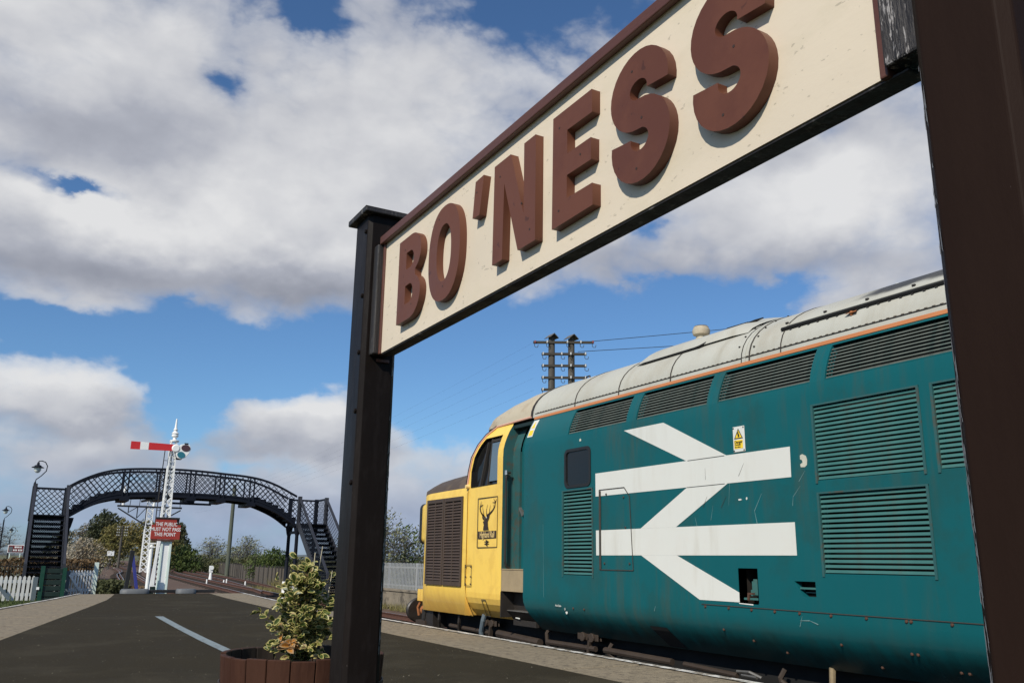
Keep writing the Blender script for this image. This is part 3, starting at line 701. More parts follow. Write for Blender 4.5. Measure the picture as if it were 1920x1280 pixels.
# roof
CROWN = 2.815
def roof_ring(y, crown=CROWN, off=0., n=26, x0=4.752, z0=2.292, full=True):
    out = []
    for k in range(n+1):
        a = pi*k/n; e = 2/2.15
        cx = math.copysign(abs(cos(a))**e, cos(a)); sz = abs(sin(a))**e
        out.append((XC-(XC-x0+off)*cx, y, z0+(crown-z0+off)*sz))
    return out
def roof_pt(y, fr, off=0., crown=CROWN):
    r = roof_ring(y, crown, off, 200); return Vector(r[int(fr*200)])
b = MB(); b.loft([roof_ring(BY0), roof_ring(8.02)]); b.build('roof', G['roof_grey'], loco, smooth=30)
b = MB(); rings = [roof_ring(8.02), roof_ring(8.4, 2.80), roof_ring(8.75, 2.745), roof_ring(8.98, 2.665), roof_ring(9.12, 2.56, x0=4.80), roof_ring(9.20, 2.46, x0=4.9, z0=2.29)]; b.loft(rings)
b.face(rings[-1]); b.build('cab_roof', G['roof_tan'], loco, smooth=40)
for s in (0, 1):                                   # cantrail: teal lip and orange stripe
    f = (lambda x: x) if s == 0 else (lambda x: 2*XC-x)
    b = MB(); ysx = [BY0, 7.95]
    b.loft([[(f(4.742), y, 2.262) for y in ysx], [(f(4.738), y, 2.266) for y in ysx], [(f(4.745), y, 2.294) for y in ysx], [(f(4.756), y, 2.296) for y in ysx]]); b.build('cantrail_stripe', G['orange'], loco)
for y, w, m_ in ((8.02, .022, 'oily'), (7.17, .006, 'seam_rust'), (6.43, .006, 'seam_rust'), (5.68, .006, 'seam_rust'), (4.80, .018, 'roof_grey'), (4.74, .006, 'seam_rust'), (4.42, .004, 'seam_rust'), (2.1, .016, 'roof_grey'), (-.5, .016, 'roof_grey')):
    b = MB(); b.loft([roof_ring(y-w, off=-.004), roof_ring(y-w, off=.005), roof_ring(y+w, off=.005), roof_ring(y+w, off=-.004)]); b.build('roof_seam', G[m_], loco, smooth=30)
b = MB(); b.loft([roof_ring(4.80+.019, off=.0), roof_ring(4.80+.019, off=.009), roof_ring(4.80+.024, off=.009), roof_ring(4.80+.024, off=0)]); b.build('roof_seam', G['oily'], loco)
# hatches on the roof: a raised lid, its dark gap, and the long gutter
def roof_patch(y0, y1, f0, f1, off, name, m, n=10, edge=.012):
    b = MB(); rows = []
    for y in [y0, y0+(y1-y0)*.12, y0+(y1-y0)*.5, y0+(y1-y0)*.88, y1]:
        rows.append([roof_pt(y, f0+(f1-f0)*k/n, off*(1 if k not in (0,) else .3)*(0.25 if y in (y0, y1) else 1)) for k in range(n+1)])
    b.loft(rows); return b.build(name, m, loco, smooth=40)
roof_patch(4.90, 6.36, .175, .5, .055, 'roof_hatch', G['roof_grey'])
b = MB(); pts = [roof_pt(6.30-k*.07, .172+.0000*k, .010) for k in range(12)]+[roof_pt(5.46-k*.05, .172+.012*k, .014+.004*k) for k in range(11)]; b.tube(pts, [.004]+[.011]*(len(pts)-2)+[.005], 6); b.build('hatch_seal', G['void'], loco)
b = MB(); b.tube([roof_pt(5.42-.07*k, .30+.005*k, .055) for k in range(4)], .012, 6); b.build('hatch_catch', G['void'], loco)
b = MB(); b.tube([roof_pt(4.40-k*.1, .124, .014) for k in range(40)], .010, 6); b.build('roof_gutter', G['roof_grey'], loco)
b = MB(); b.tube([roof_pt(4.45-k*.1, .113, .007) for k in range(42)], .0155, 6); b.build('gutter_gap', G['void'], loco)
b = MB(); 
for k in range(28): p = roof_pt(4.36-k*.085, .103, .003); b.box(p.x-.005, p.x+.005, p.y-.009, p.y+.009, p.z-.004, p.z+.004)
for k in range(7): p = roof_pt(4.45-k*.36, .150, .003); b.box(p.x-.008, p.x+.008, p.y-.011, p.y+.011, p.z-.004, p.z+.008)
for k in range(5): p = roof_pt(4.87, .08+.06*k, .003); b.box(p.x-.006, p.x+.006, p.y-.006, p.y+.006, p.z-.004, p.z+.005)
for k in range(7): p = roof_pt(4.70, .06+.055*k, .003); b.box(p.x-.006, p.x+.006, p.y-.006, p.y+.006, p.z-.004, p.z+.005)
stuff(b.build('roof_bolts', G['oily'], loco))
b = MB()
for k in range(115): p = roof_pt(7.9-k*.055, .028, .001); b.add([(p.x-.003, p.y-.012, p.z-.002), (p.x-.003, p.y+.012, p.z-.001), (p.x+.002, p.y+.012, p.z+.0028), (p.x+.002, p.y-.012, p.z+.0028)], [(0, 1, 2, 3)])
stuff(b.build('rivets', G['rivet_line'], loco))
b = MB(); b.tube([roof_pt(7.95-k*.3, .022, .002) for k in range(18)], .0035, 5); b.build('roof_seam', G['seam_rust'], loco)
b = MB(); p = roof_pt(3.80, .085, .004); b.lathe([(.012, -.01), (.012, .02)], p, 6); b.add([p+Vector((-.02, -.05, .004)), p+Vector((-.02, .05, .004)), p+Vector((.03, .02, .03)), p+Vector((.03, -.03, .03))], [(0, 1, 2, 3)]); b.build('lifting_eye', G['buffer_rust'], loco)
cv = roof_pt(6.24, .42)+Vector((0, 0, .075)); b = MB(); b.lathe([(.058, -.14), (.058, .05), (.050, .055), (.050, .07), (.080, .085), (.086, .105), (.086, .135), (.074, .15), (.074, .162), (.070, .166)], cv, 18); ch = b.build('exhaust_cowl', G['roof_tan'], loco, smooth=35)
b = MB(); b.lathe([(.066, .1662), (.066, .172)], cv, 18); b.build('cowl_mouth', G['void'], ch)
for k, yv in enumerate((6.55, 6.66, 6.77)):
    p = roof_pt(yv, .38+.01*k); b = MB(); b.lathe([(.03, -.03), (.03, .02), (.0, .03)], p, 8); b.build('roof_fitting', G['roof_tan'], loco)
p = roof_pt(4.02, .42); b = MB(); b.lathe([(.02, -.02), (.02, .05), (.026, .055), (.026, .07)], p, 10); b.build('roof_fitting', G['logo_white'], loco)
p = roof_pt(3.72, .44); b = MB(); b.tube([p+Vector((0, .10, -.03)), p+Vector((0, .07, .06)), p+Vector((0, .0, .085)), p+Vector((0, -.06, .05)), p+Vector((0, -.12, -.03))], .014, 6); b.build('lifting_eye', G['oily'], loco)
p = roof_pt(7.75, .33); b = MB(); b.tube([p+Vector((0, .04, -.01)), p+Vector((0, .03, .03)), p+Vector((0, -.03, .03)), p+Vector((0, -.04, -.01))], .010, 6); b.build('lifting_eye', G['oily'], loco)

# cab: yellow side with window, recessed door
CY0, CY1 = 8.42, 9.30
cab_edge = [(9.30, .17), (9.30, 1.63), (9.25, 1.80), (9.18, 1.96), (9.08, 2.10), (8.97, 2.21), (8.80, 2.292)]       # outer edge, from bottom to the roof
def cab_x(z, y): return px(z)+max(0, (y-9.0))*.04
def cab_side():
    b = MB(); zsx = sorted({p[0] for p in PROF} | {.17, 1.63, 1.80, 1.96, 2.10, 2.21, 1.615, 2.17, 2.292})
    zsx = [z for z in zsx if z >= .17]
    def yo(z):
        for (a, za), (c, zb) in zip(cab_edge, cab_edge[1:]):
            if za <= z <= zb: return a+(c-a)*(z-za)/(zb-za)
        return cab_edge[-1][0]
    def win(z):       # window limits at z
        if 1.615 <= z <= 2.17: return (8.545, min(yo(z)-.055, 9.20))
        return None
    def P(y, z): zc = min(z, 2.262); return (cab_x(zc, y)+(0 if z <= 2.262 else .01), y, z)
    for z0, z1 in zip(zsx, zsx[1:]):
        zc = (z0+z1)/2; w = win(zc)
        y0a, y0b = yo(z0), yo(z1)
        if w:
            w0, w1 = min(yo(z0)-.05, 9.2), min(yo(z1)-.05, 9.2)
            b.face([P(8.42, z0), P(8.42, z1), P(8.545, z1), P(8.545, z0)]); b.face([P(w0, z0), P(w1, z1), P(y0b, z1), P(y0a, z0)])
        else: b.face([P(8.42, z0), P(8.42, z1), P(y0b, z1), P(y0a, z0)])
    return b.build('cab_side', G['yellow'], loco, smooth=30)
cab_side()
# the window of the cab: dark frame, sliding pane, glass
wpoly = [(8.545, 1.615), (9.20, 1.615), (9.19, 1.80), (9.125, 1.96), (9.025, 2.10), (8.94, 2.17), (8.545, 2.17)]
def wx(v, d=0.): return px(v)+d
b = MB(); b.face([(wx(v, .045), u, v) for u, v in wpoly]); cw = b.build('cab_window', G['glass'], loco)
b = MB(); pn = [(8.575, 1.66), (8.80, 1.66), (8.80, 2.10), (8.575, 2.10)]; b.face([(wx(v, .030), u, v) for u, v in pn]); b.build('pane', G['sky_tint_glass'], cw)
b = MB(); b.bar((L0+.03, 8.815, 1.62), (px(2.15)+.03, 8.815, 2.15), .03, .02, (0, 1, 0)); b.bar((L0+.035, 9.0, 1.62), (px(2.12)+.035, 8.90, 2.12), .035, .015, (0, 1, 0)); b.bar((px(2.12)+.03, 8.55, 2.125), (px(2.12)+.03, 8.82, 2.125), .02, .03); b.build('window_bar', G['fence_dark'], cw)
b = MB()
for p, q in zip(wpoly, wpoly[1:]+wpoly[:1]): b.add([(wx(p[1], -.001), *p), (wx(p[1], .045), *p), (wx(q[1], .045), *q), (wx(q[1], -.001), *q)], [(0, 1, 2, 3)])
b.build('window_reveal', G['seal'], cw)
b = MB()
edge_pts = [(cab_x(min(z, 2.262), y)-.004+(0 if z <= 2.262 else .012), y+.004, z+.004) for y, z in cab_edge[1:]]
b.tube(edge_pts+[(4.746, 8.4, 2.300), (4.744, 8.02, 2.302)], .012, 6); b.build('beading', G['pink_line'], loco)
b = MB(); b.tube([(x, y+.02, z+.004) for x, y, z in edge_pts], .014, 6); b.build('windscreen_rubber', G['seal'], loco)
b = MB(); b.lathe([(.022, -.03), (.030, .02), (.02, .045)], (L0+.0, 9.275, 1.63), 10, 0); b.build('lamp_bracket', G['yellow_pale'], loco)
# front of the cab with the windscreens
rr = []
for y, z in cab_edge[1:]:
    x0 = cab_x(min(z, 2.262), y)
    rr.append([(x0+(2*XC-2*x0)*k/8, y+.10*sin(pi*k/8), z) for k in range(9)])
b = MB(); b.loft(rr[1:]); b.build('windscreen', G['glass'], loco)
b = MB(); rr2 = [[(x, y, .17) for x, y, z in rr[0]], rr[0], rr[1]]; b.loft(rr2); b.build('cab_front', G['yellow'], loco)
b = MB(); b.loft([[(2*XC-cab_x(min(z, 2.262), y), y, z) for y, z in cab_edge], [(2*XC-px(min(z, 2.262)), 8.3, z) for y, z in cab_edge]]); b.build('cab_far_side', G['yellow'], loco)
# door recess
RD = .15
b = MB(); zz = [z for z, x in PROF if z >= .65]; zz = [.69]+[z for z in zz if z > .69]
b.loft([[(px(z)+.001, 8.42, z) for z in zz], [(px(z)+RD+.05, 8.42, z) for z in zz]]); b.loft([[(px(z)+.001, 7.95, z) for z in zz], [(px(z)+RD+.05, 7.95, z) for z in zz]]); b.build('door_recess', G['teal_dusty'], loco)
b = MB(); b.loft([[(px(z)+RD-.02, 8.42, z) for z in zz], [(px(z)+RD-.02, 8.26, z) for z in zz]]); b.box(L0+RD-.03, L0+RD, 8.25, 8.275, .69, 1.95); b.build('door_pillar', G['teal_dusty'], loco)
b = MB(); b.loft([[(px(z)+RD, 8.26, z) for z in zz], [(px(z)+RD, 7.95, z) for z in zz]]); dr = b.build('cab_door', G['teal'], loco, smooth=30)
wo = rrect(7.84, 8.17, 1.47, 2.10, .06); wi = rrect(7.84, 8.15, 1.49, 2.08, .05)
b = MB(); b.loft([[(px(v)+RD-.006, u, v) for u, v in wo], [(px(v)+RD-.008, u, v) for u, v in wi]], close=True); fo = b.build('door_window', G['seal'], dr)
b = MB(); b.face([(px(v)+RD-.004, u, v) for u, v in rrect(7.84, 8.16, 1.48, 2.09, .055)]); b.build('pane', G['sky_tint_glass'], dr)
b = MB(); b.bar((L0+RD-.01, 8.16, 1.30), (L0+RD-.06, 8.16, 1.30), .02, .02); b.bar((L0+RD-.055, 8.19, 1.335), (L0+RD-.055, 8.12, 1.25), .025, .025); b.lathe([(.035, -.025), (.035, .0)], (L0+RD, 8.17, 1.28), 12, 0); b.build('handle', G['dull_steel'], dr)
b = MB(); b.box(4.75, 4.80, 7.95, 8.42, 2.225, 2.262); b.build('door_lintel', G['dark_green'], loco)
for y, x_, za, zb, m_ in ((8.375, L0+.02, .74, 1.70, 'oily'), (7.965, L0+.03, .80, 1.60, 'steel')):
    b = MB(); b.tube([(x_+.05, y, zb+.03), (x_+.015, y, zb+.02), (x_, y, zb-.03), (x_, y, za+.03), (x_+.015, y, za-.02), (x_+.05, y, za-.03)], .013, 8); b.build('handrail', G[m_], loco)
b = MB(); b.lathe([(.02, 0), (.02, .05)], (L0+.02, 8.375, 1.70), 10); b.build('handrail_cap', G['steel'], loco)
b = MB(); b.box(L0+.002, L0+.03, 7.95, 8.42, .47, .69); b.box(L0-.004, L0+.16, 7.95, 8.42, .69, .70); b.build('kick_plate', G['step_beige'], loco)
b = MB(); b.box(L0+.16, L0+.2, 7.95, 8.42, .12, .47); b.box(L0+.0, L0+.2, 8.415, 8.43, .20, .46); b.build('footstep_recess', G['oily'], loco)
b = MB(); b.loft([[(px(z)-.001, 7.945, z) for z in (.12, .2, .27)], [(px(z)-.001, 8.42, z) for z in (.12, .2, .27)]]); b.build('skirt', G['oily'], loco)
b = MB(); b.box(px(.27)-.002, px(.27)+.16, 7.95, 8.40, .268, .276); b.build('footstep', G['dull_steel'], loco)
# nose
def nose_ring(y, s=1., zs=1., n=0):
    pr = [(4.735, .16), (4.672, .28), (4.637, .36), (L0, .46), (L0, 1.55), (4.632, 1.62), (4.68, 1.70), (4.78, 1.785), (4.95, 1.85), (5.3, 1.905), (XC, 1.925)]
    pr = [(XC-(XC-x)*s, y, z if z < 1.5 else 1.5+(z-1.5)*zs) for x, z in pr]
    return pr+[(2*XC-x, y, z) for x, y, z in reversed(pr[:-1])]
def nose_row(y, dx, zs):
    r = nose_ring(y, 1, zs); return [(min(max(x, L0+dx), 2*XC-L0-dx), yy, z) for x, yy, z in r]
NR = [nose_ring(9.28), nose_ring(9.9, 1, .97), nose_ring(10.34, 1, .92), nose_row(10.46, .012, .86), nose_row(10.60, .050, .78), nose_row(10.72, .105, .68), nose_row(10.82, .19, .56), nose_row(10.885, .30, .42), nose_row(10.915, .42, .30)]
b = MB(); b.loft(NR); ncol = len(NR[0])-1
side = MB(); side.v = b.v; top = MB(); top.v = b.v
for k, f in enumerate(b.f):
    j = k % ncol; row = k//ncol
    t_ = 5 <= j < ncol-5 and row < 4
    (top if t_ else side).f.append(f); (top if t_ else side).m.append(0)
side.v = list(side.v); i0 = len(side.v); side.v += [tuple(p) for p in NR[-1]]; side.f.append(tuple(range(i0, i0+len(NR[-1])))); side.m.append(0)
ns_ = side.build('nose', G['yellow'], loco, smooth=35); top.build('nose_top', G['nose_brown'], loco, smooth=35)
# brown nose grilles
for k, (ya, yb) in enumerate(((10.40, 9.905), (9.885, 9.38))):
    b = MB(); za, zb = .485, 1.525; fo = .03
    for p, q in (((ya, za), (ya, zb)), ((yb, za), (yb, zb))): b.box(L0-.022, L0+.01, min(p[0], p[0]+(-fo if p[0] == ya else fo)), max(p[0], p[0]+(-fo if p[0] == ya else fo)), za, zb)
    b.box(L0-.022, L0+.01, yb+fo, ya-fo, zb-.05, zb); b.box(L0-.022, L0+.01, yb+fo, ya-fo, za, za+.05); b.box(L0-.020, L0+.01, (ya+yb)/2-.008, (ya+yb)/2+.008, za+.05, zb-.05)
    g_ = b.build('nose_grille', G['grille_brown'], loco, bevel=.003, seg=1)
    b = MB(); b.box(L0-.003, L0+.004, yb+.01, ya-.01, za+.02, zb-.02); b.build('grille_backing', G['void'], g_)
    for lo, hi in ((yb+fo, (ya+yb)/2-.008), ((ya+yb)/2+.008, ya-fo)):
        me = slat_mesh(lo, hi, .028, .005, 1.02, G['grille_brown'])
        for q in range(27): o = link('slat', me, g_); o.matrix_basis = Matrix.Translation((L0-.012, 0, za+.07+q*(zb-za-.13)/26.5))
# headcode box / nose door edge, lamp irons and front details
b = MB(); pr = rrect(4.875, 5.50, 1.0, 1.535, .07); b.loft([[(u, 10.6, v) for u, v in pr], [(u, 11.22, v) for u, v in pr], [(u+(.012 if u < 5.1 else -.012), 11.25, v+(.012 if v < 1.2 else -.012)) for u, v in pr]], close=True, capends=True); hb = b.build('headcode_box', G['yellow'], loco, smooth=30)
b = MB(); pr2 = rrect(4.868, 5.507, .993, 1.542, .077); b.loft([[(u, 11.17, v) for u, v in pr2], [(u, 11.245, v) for u, v in pr2]], close=True); b.build('rubber_seal', G['seal'], hb)
b = MB(); b.tube([(4.86, 10.80, .93), (4.84, 10.93, .90), (4.84, 10.94, .62), (4.86, 10.80, .56)], .014, 6); b.build('handrail', G['oily'], loco)
b = MB(); b.box(4.84, 4.96, 10.86, 10.93, .60, .78); b.build('lamp_iron', G['yellow'], loco)
b = MB(); b.box(4.86, 5.06, 10.6, 11.2, .25, .40); b.build('jumper_box', G['yellow'], loco)
b = MB(); b.tube([(4.90, 11.15, .26), (4.88, 11.22, .16), (4.90, 11.22, .06)], .018, 6); b.build('jumper_cable', G['buffer_rust'], loco)
b = MB(); b.box(4.78, 7.1, 10.5, 10.85, -.05, .16); b.build('buffer_beam', G['oily'], loco)
for bx in (5.06, 2*XC-5.06):
    b = MB(); n = 24; ov = [(.255*cos(2*pi*k/n), .18*sin(2*pi*k/n)) for k in range(n)]
    b.loft([[(bx+u*.93, 11.410, .115+v*.93) for u, v in ov], [(bx+u, 11.425, .115+v) for u, v in ov], [(bx+u, 11.455, .115+v) for u, v in ov], [(bx+u*.6, 11.480, .115+v*.6) for u, v in ov]], close=True, capends=True)
    bo = b.build('buffer', G['buffer_dark'], loco, smooth=40)
    b = MB(); b.lathe([(.09, 10.85), (.09, 11.3)], (bx, 0, .115), 14, 1); b.lathe([(.065, 11.28), (.065, 11.56)], (bx, 0, .115), 14, 1); b.build('buffer_shank', G['buffer_rust'], bo)
for k, (xa, ya, ln) in enumerate(((4.78, 10.72, .26), (4.79, 10.3, .3), (4.80, 9.75, .22))):
    b = MB(); b.tube([(xa, ya, .20), (xa, ya+.03, .06), (xa+.04, ya+.10, -.10), (xa+.1, ya+.05, -ln)], .022, 6); b.build('air_hose', G['oily'], loco)
b = MB(); b.box(4.76, 5.0, 10.7, 11.0, -.22, .02); b.box(4.72, 4.9, 10.35, 10.7, -.2, -.06); b.build('guard_iron', G['rod_rust'], loco)
outline('side_panel', [(9.29, .50), (9.29, .73), (9.13, .73), (9.13, .50)], .006, G['seam_rust'], L0-.004)
b = MB()
for y in (9.275, 9.145):
    for z in (.52, .60, .71): b.lathe([(.010, .0), (.008, -.008)], (L0, y, z), 6, 0)
b.build('fastener', G['seam_rust'], loco)
b = MB(); pp = [(8.86, .36), (8.77, .36), (8.63, .175), (8.72, .175)]
for p, q in zip(pp, pp[1:]+pp[:1]):
    c_ = [(p[0]+(q[0]-p[0])*k/6, p[1]+(q[1]-p[1])*k/6) for k in range(7)]; c_ = [(px(z)-.003, y*px(z)/L0, z) for y, z in c_]
    for u, v in zip(c_, c_[1:]): b.bar(u, v, .007, .004, (1, 0, 0))
b.build('access_flap', G['seam_rust'], loco)
b = MB(); b.tube([(4.80, 9.12, .19), (4.79, 9.14, .12), (4.80, 9.20, .0), (4.82, 9.22, -.12)], .028, 8); b.build('sand_pipe', G['fence_shade'], loco)
# stag emblem
YE0, YE1, ZE0, ZE1 = 9.0, 8.525, .925, 1.475
XE = L0-.002
b = MB()
for p, q in zip([(YE0, ZE0), (YE1, ZE0), (YE1, ZE1), (YE0, ZE1)], [(YE1, ZE0), (YE1, ZE1), (YE0, ZE1), (YE0, ZE0)]): b.bar((XE, *p), (XE, *q), .008, .003, (1, 0, 0))
em = b.build('stag_emblem', G['print_brown'], loco)
def E(u, v): return (YE0-(YE0-YE1)*u, ZE0+(ZE1-ZE0)*v)        # emblem square, u to the right, v up
def ep(name, polys, m, x=XE, th=.001): return decal(name, [[E(*p) for p in q] for q in polys], m, em, x, th)
ep('name_band', [[(.03, .175), (.955, .175), (.955, .325), (.03, .325)]], G['print_brown'])
addmesh('lettering', text_mesh('Highland Rail', .098, ((XE-.0005, (YE0+YE1)/2, ZE0+(ZE1-ZE0)*.25), *SIDE), 'lettering', .001, .70, 'CENTER', .0006, .98), G['yellow_pale'], em)
ep('stag_head', [[(.29, .345), (.575, .345), (.53, .43), (.52, .52), (.56, .55), (.60, .60), (.615, .655), (.55, .63), (.49, .635), (.44, .60), (.40, .615), (.36, .565), (.335, .53), (.29, .525), (.275, .50), (.32, .49), (.29, .475), (.33, .46), (.31, .42)],
                 [(.34, .59), (.30, .60), (.24, .645), (.235, .60), (.27, .56), (.33, .555)]], G['print_brown'])
def strokes(lines):
    out = []
    for pts, w0, w1 in lines:
        n = len(pts)-1
        for i, (p, q) in enumerate(zip(pts, pts[1:])):
            wa = w0+(w1-w0)*i/n; wb = w0+(w1-w0)*(i+1)/n; d = Vector((q[0]-p[0], (q[1]-p[1])*1.16)).normalized(); a = (-d.y, d.x/1.16)
            out.append([(p[0]-a[0]*wa, p[1]-a[1]*wa), (p[0]+a[0]*wa, p[1]+a[1]*wa), (q[0]+a[0]*wb, q[1]+a[1]*wb), (q[0]-a[0]*wb, q[1]-a[1]*wb)])
    return out
ep('antlers', strokes([([(.46, .63), (.62, .67), (.76, .73), (.86, .80), (.88, .88), (.90, .91)], .028, .012), ([(.88, .88), (.74, .89)], .014, .004), ([(.89, .89), (.80, .96)], .014, .004), ([(.89, .88), (.95, .95)], .012, .003),
                       ([(.60, .665), (.60, .74), (.64, .84)], .012, .003), ([(.46, .63), (.44, .74), (.50, .86)], .012, .003), ([(.82, .77), (.80, .85)], .010, .002),
                       ([(.36, .61), (.24, .66), (.14, .73), (.115, .80), (.12, .83), (.26, .865)], .026, .008), ([(.12, .83), (.18, .94)], .012, .003), ([(.15, .72), (.085, .80)], .010, .003), ([(.32, .63), (.28, .72), (.235, .83)], .012, .003), ([(.30, .64), (.16, .70)], .02, .01)]), G['print_brown'])
ep('stag_eye', [[(.435, .585), (.475, .585), (.475, .61), (.435, .61)]], G['logo_white'], XE-.0012, .0005)
ep('double_arrow', [[(.37, .105), (.60, .105), (.60, .12), (.37, .12)], [(.37, .06), (.60, .06), (.60, .075), (.37, .075)]]+strokes([([(.44, .145), (.55, .112)], .016, .016), ([(.55, .112), (.43, .067)], .016, .016), ([(.43, .067), (.53, .03)], .016, .016)]), G['print_brown'])
# underframe, bogies
b = MB(); b.box(4.98, 6.94, -7, 10.5, -.25, .15); b.build('underframe', G['void'], loco)
def wheelset(y):
    b = MB()
    for s in (-1, 1):
        x = XC+s*.72; b.lathe([(.50, x-.065*s), (.57, x-.065*s), (.57, x-.03*s), (.545, x+.065*s), (.46, x+.065*s), (.44, x+.03*s), (.16, x+.02*s), (.14, x+.1*s), (.0, x+.1*s)], (0, y, -.915+.175+.57-.145), 32, 0)
    b.lathe([(.085, XC-.7), (.085, XC+.7)], (0, y, -.915+.6), 12, 0)
    w = b.build('wheelset', G['rod_rust'], loco, smooth=40)
for y in (9.3, 7.3, 5.3, -2.2, -4.2, -6.2): wheelset(y)
b = MB(); b.box(4.95, 5.05, 4.1, 9.95, -.42, -.17); b.box(4.95, 5.05, -6.9, -1.2, -.42, -.17); b.build('bogie_frame', G['oily'], loco)
def rods():
    x = 4.86
    for y0, y1, z0, z1, r in ((10.15, 9.1, .0, -.015, .024), (8.9, 8.0, -.005, -.03, .040), (6.85, 5.9, .0, -.01, .028), (7.85, 7.0, -.01, -.005, .026), (5.75, 5.15, -.01, -.03, .02)):
        b = MB(); b.tube([(x, y0, z0), (x, y1, z1)], r, 8); b.build('brake_rod', G['rod_rust'], loco)
    for y in (9.08, 7.10):
        b = MB(); b.box(x-.025, x-.012, y-.17, y+.17, .065, .125); b.box(x+.012, x+.025, y-.17, y+.17, .065, .125); b.bar((x, y-.02, .1), (x, y+.02, -.10), .05, .03, (0, 1, 0))
        for q in (-.09, .06): b.lathe([(.042, -.05), (.042, .03)], (x, y+q, .095), 12, 0)
        b.build('brake_hanger', G['rod_rust'], loco, bevel=.004, seg=1)
    for y, zt in ((7.85, .13), (6.78, .06), (4.7, .06)):
        b = MB(); b.tube([(x+.03, y, zt), (x, y+.02, zt-.06), (x, y+.01, -.02), (x+.02, y-.06, -.07), (x+.03, y-.14, -.06)], .020, 7); b.build('brake_pipe', G['rod_rust'], loco)
    b = MB(); b.tube([(x, 5.15, -.0), (x-.02, 5.0, .01), (x, 4.9, -.02)], .012, 6); b.tube([(x, 5.1, -.02), (x-.02, 4.93, -.02)], .012, 6); b.build('brake_lever', G['dull_steel'], loco)
    b = MB(); b.tube([(x, 4.25, .12), (x+.01, 4.27, .0), (x+.04, 4.2, -.1)], .022, 7); b.build('sand_pipe', G['step_beige'], loco)
    b = MB(); b.lathe([(.12, -.03), (.14, .03), (.10, .05)], (x+.05, 3.55, -.12), 14, 0); b.tube([(x, 3.45, .0), (x-.03, 3.3, -.05), (x, 3.2, -.12)], .018, 6); b.build('axlebox', G['rod_rust'], loco)
rods()
b = MB(); b.loft([[(px(z)-.003, 5.96-.35*(.27-z), z) for z in (.115, .14, .175, .21, .245, .275)], [(px(z)-.003, 5.74-.35*(.27-z), z) for z in (.115, .14, .175, .21, .245, .275)]]); b.build('jacking_pocket', G['void'], loco)
decal('nose_mark', [[(8.33, .205), (8.24, .20), (8.24, .188), (8.33, .193)]], G['logo_white'], x=px(.2)-.004)

# ================================================================== STATION SIGN
BX = 1.13; KB = BX/1.48
def bz(z): return CZ+(z-CZ)*KB
def by(y): return y*KB
sign = thing('station_sign', "station nameboard with raised brown letters on cream between two black posts", 'sign', (BX+.03, by(2.5), 0))
Y0, Y1, Z0, Z1 = by(1.045), by(3.985), bz(1.775), bz(2.362)
b = MB(); b.box(BX, BX+.040, Y0, Y1, Z0, Z1); b.build('board', G['cream'], sign)
b = MB(); b.box(BX-.012, BX+.050, Y0-.02, Y1+.02, Z1, Z1+.020); b.box(BX-.022, BX-.004, Y0-.02, Y1+.02, Z1-.006, Z1+.026); b.build('top_frame', G['maroon_frame'], sign, bevel=.003)
b = MB(); b.box(BX+.003, BX+.050, Y0-.045, Y1+.005, Z0-.006, Z0-.0005); b.build('bottom_frame', G['worn_black'], sign, bevel=.002)
for ya, yb in ((Y1, Y1+.016), (Y0-.016, Y0)):
    b = MB(); b.box(BX-.008, BX+.045, ya, yb, Z0-.004, Z1+.0); b.build('end_frame', G['maroon_frame'], sign, bevel=.003)
PXA, PW = 1.072, .142
posts = ((by(4.06), by(4.275)), (by(.735), by(.925)))
for k, (ya, yb) in enumerate(posts):
    ch = .016; x0, x1 = PXA, PXA+PW; top = bz(2.535)
    q = [(x0+ch, ya), (x1-ch, ya), (x1, ya+ch), (x1, yb-ch), (x1-ch, yb), (x0+ch, yb), (x0, yb-ch), (x0, ya+ch)]
    b = MB(); b.prism(q, lambda u, v, w: (u, v, w), top); b.build('post', G['black_paint'] if k == 0 else G['brown_post'], sign, bevel=.003)
    b = MB(); b.box(x0-.026, x1+.026, ya-.026, yb+.026, top, top+.022); zc = top+.022
    b.add([(x0-.026, ya-.026, zc), (x1+.026, ya-.026, zc), (x1+.026, yb+.026, zc), (x0-.026, yb+.026, zc), ((x0+x1)/2, (ya+yb)/2, zc+.02)], [(0, 1, 4), (1, 2, 4), (2, 3, 4), (3, 0, 4)])
    b.build('post_cap', G['worn_black'], sign, bevel=.005)
# battens that hold the board to the posts
b = MB(); b.box(BX-.030, BX+.045, Y1+.017, posts[0][0]+.004, Z0-.002, Z1-.004); b.build('batten', G['worn_black'], sign, bevel=.006)
b = MB(); b.box(BX-.020, BX+.070, posts[1][1]-.004, Y0-.017, Z0+.006, Z1+.02); b.build('batten', G['cracked'], sign, bevel=.005)
b = MB(); b.box(BX+.0, BX+.052, posts[0][0]-.012, posts[0][0]-.001, Z0-.024, Z0-.013); b.build('bracket', G['maroon_frame'], sign)
b = MB()
for zz in (2.05, 1.78, 1.55, 1.32, 1.05): b.lathe([(.010, .001), (.010, -.006), (.004, -.009)], (PXA, posts[0][0]+.03, zz), 8, 0)
b.build('bolt', G['black_paint'], sign)
# the letters
LT = .025; KF = (BX-LT)/1.43
def lz(z): return CZ+(z-CZ)*KF
def lu(y): return -y*KF                    # horizontal coordinate of a letter outline
def letter(name, splines): 
    me = curve_mesh([[(lu(y), lz(z)) for y, z in s] for s in splines], LT-.0003, ((BX-.0003, 0, 0), *SIDE), name)
    return addmesh(name, me, G['maroon'], sign, bevel=.0022)
def arc(cy, cz, ry, rz, a0, a1, n=12, p=1.0):
    out = []
    for k in range(n+1):
        a = radians(a0+(a1-a0)*k/n); c, s = cos(a), sin(a)
        out.append((cy-ry*math.copysign(abs(c)**p, c), cz+rz*math.copysign(abs(s)**p, s)))   # angles measured with +right (= -y)
    return out
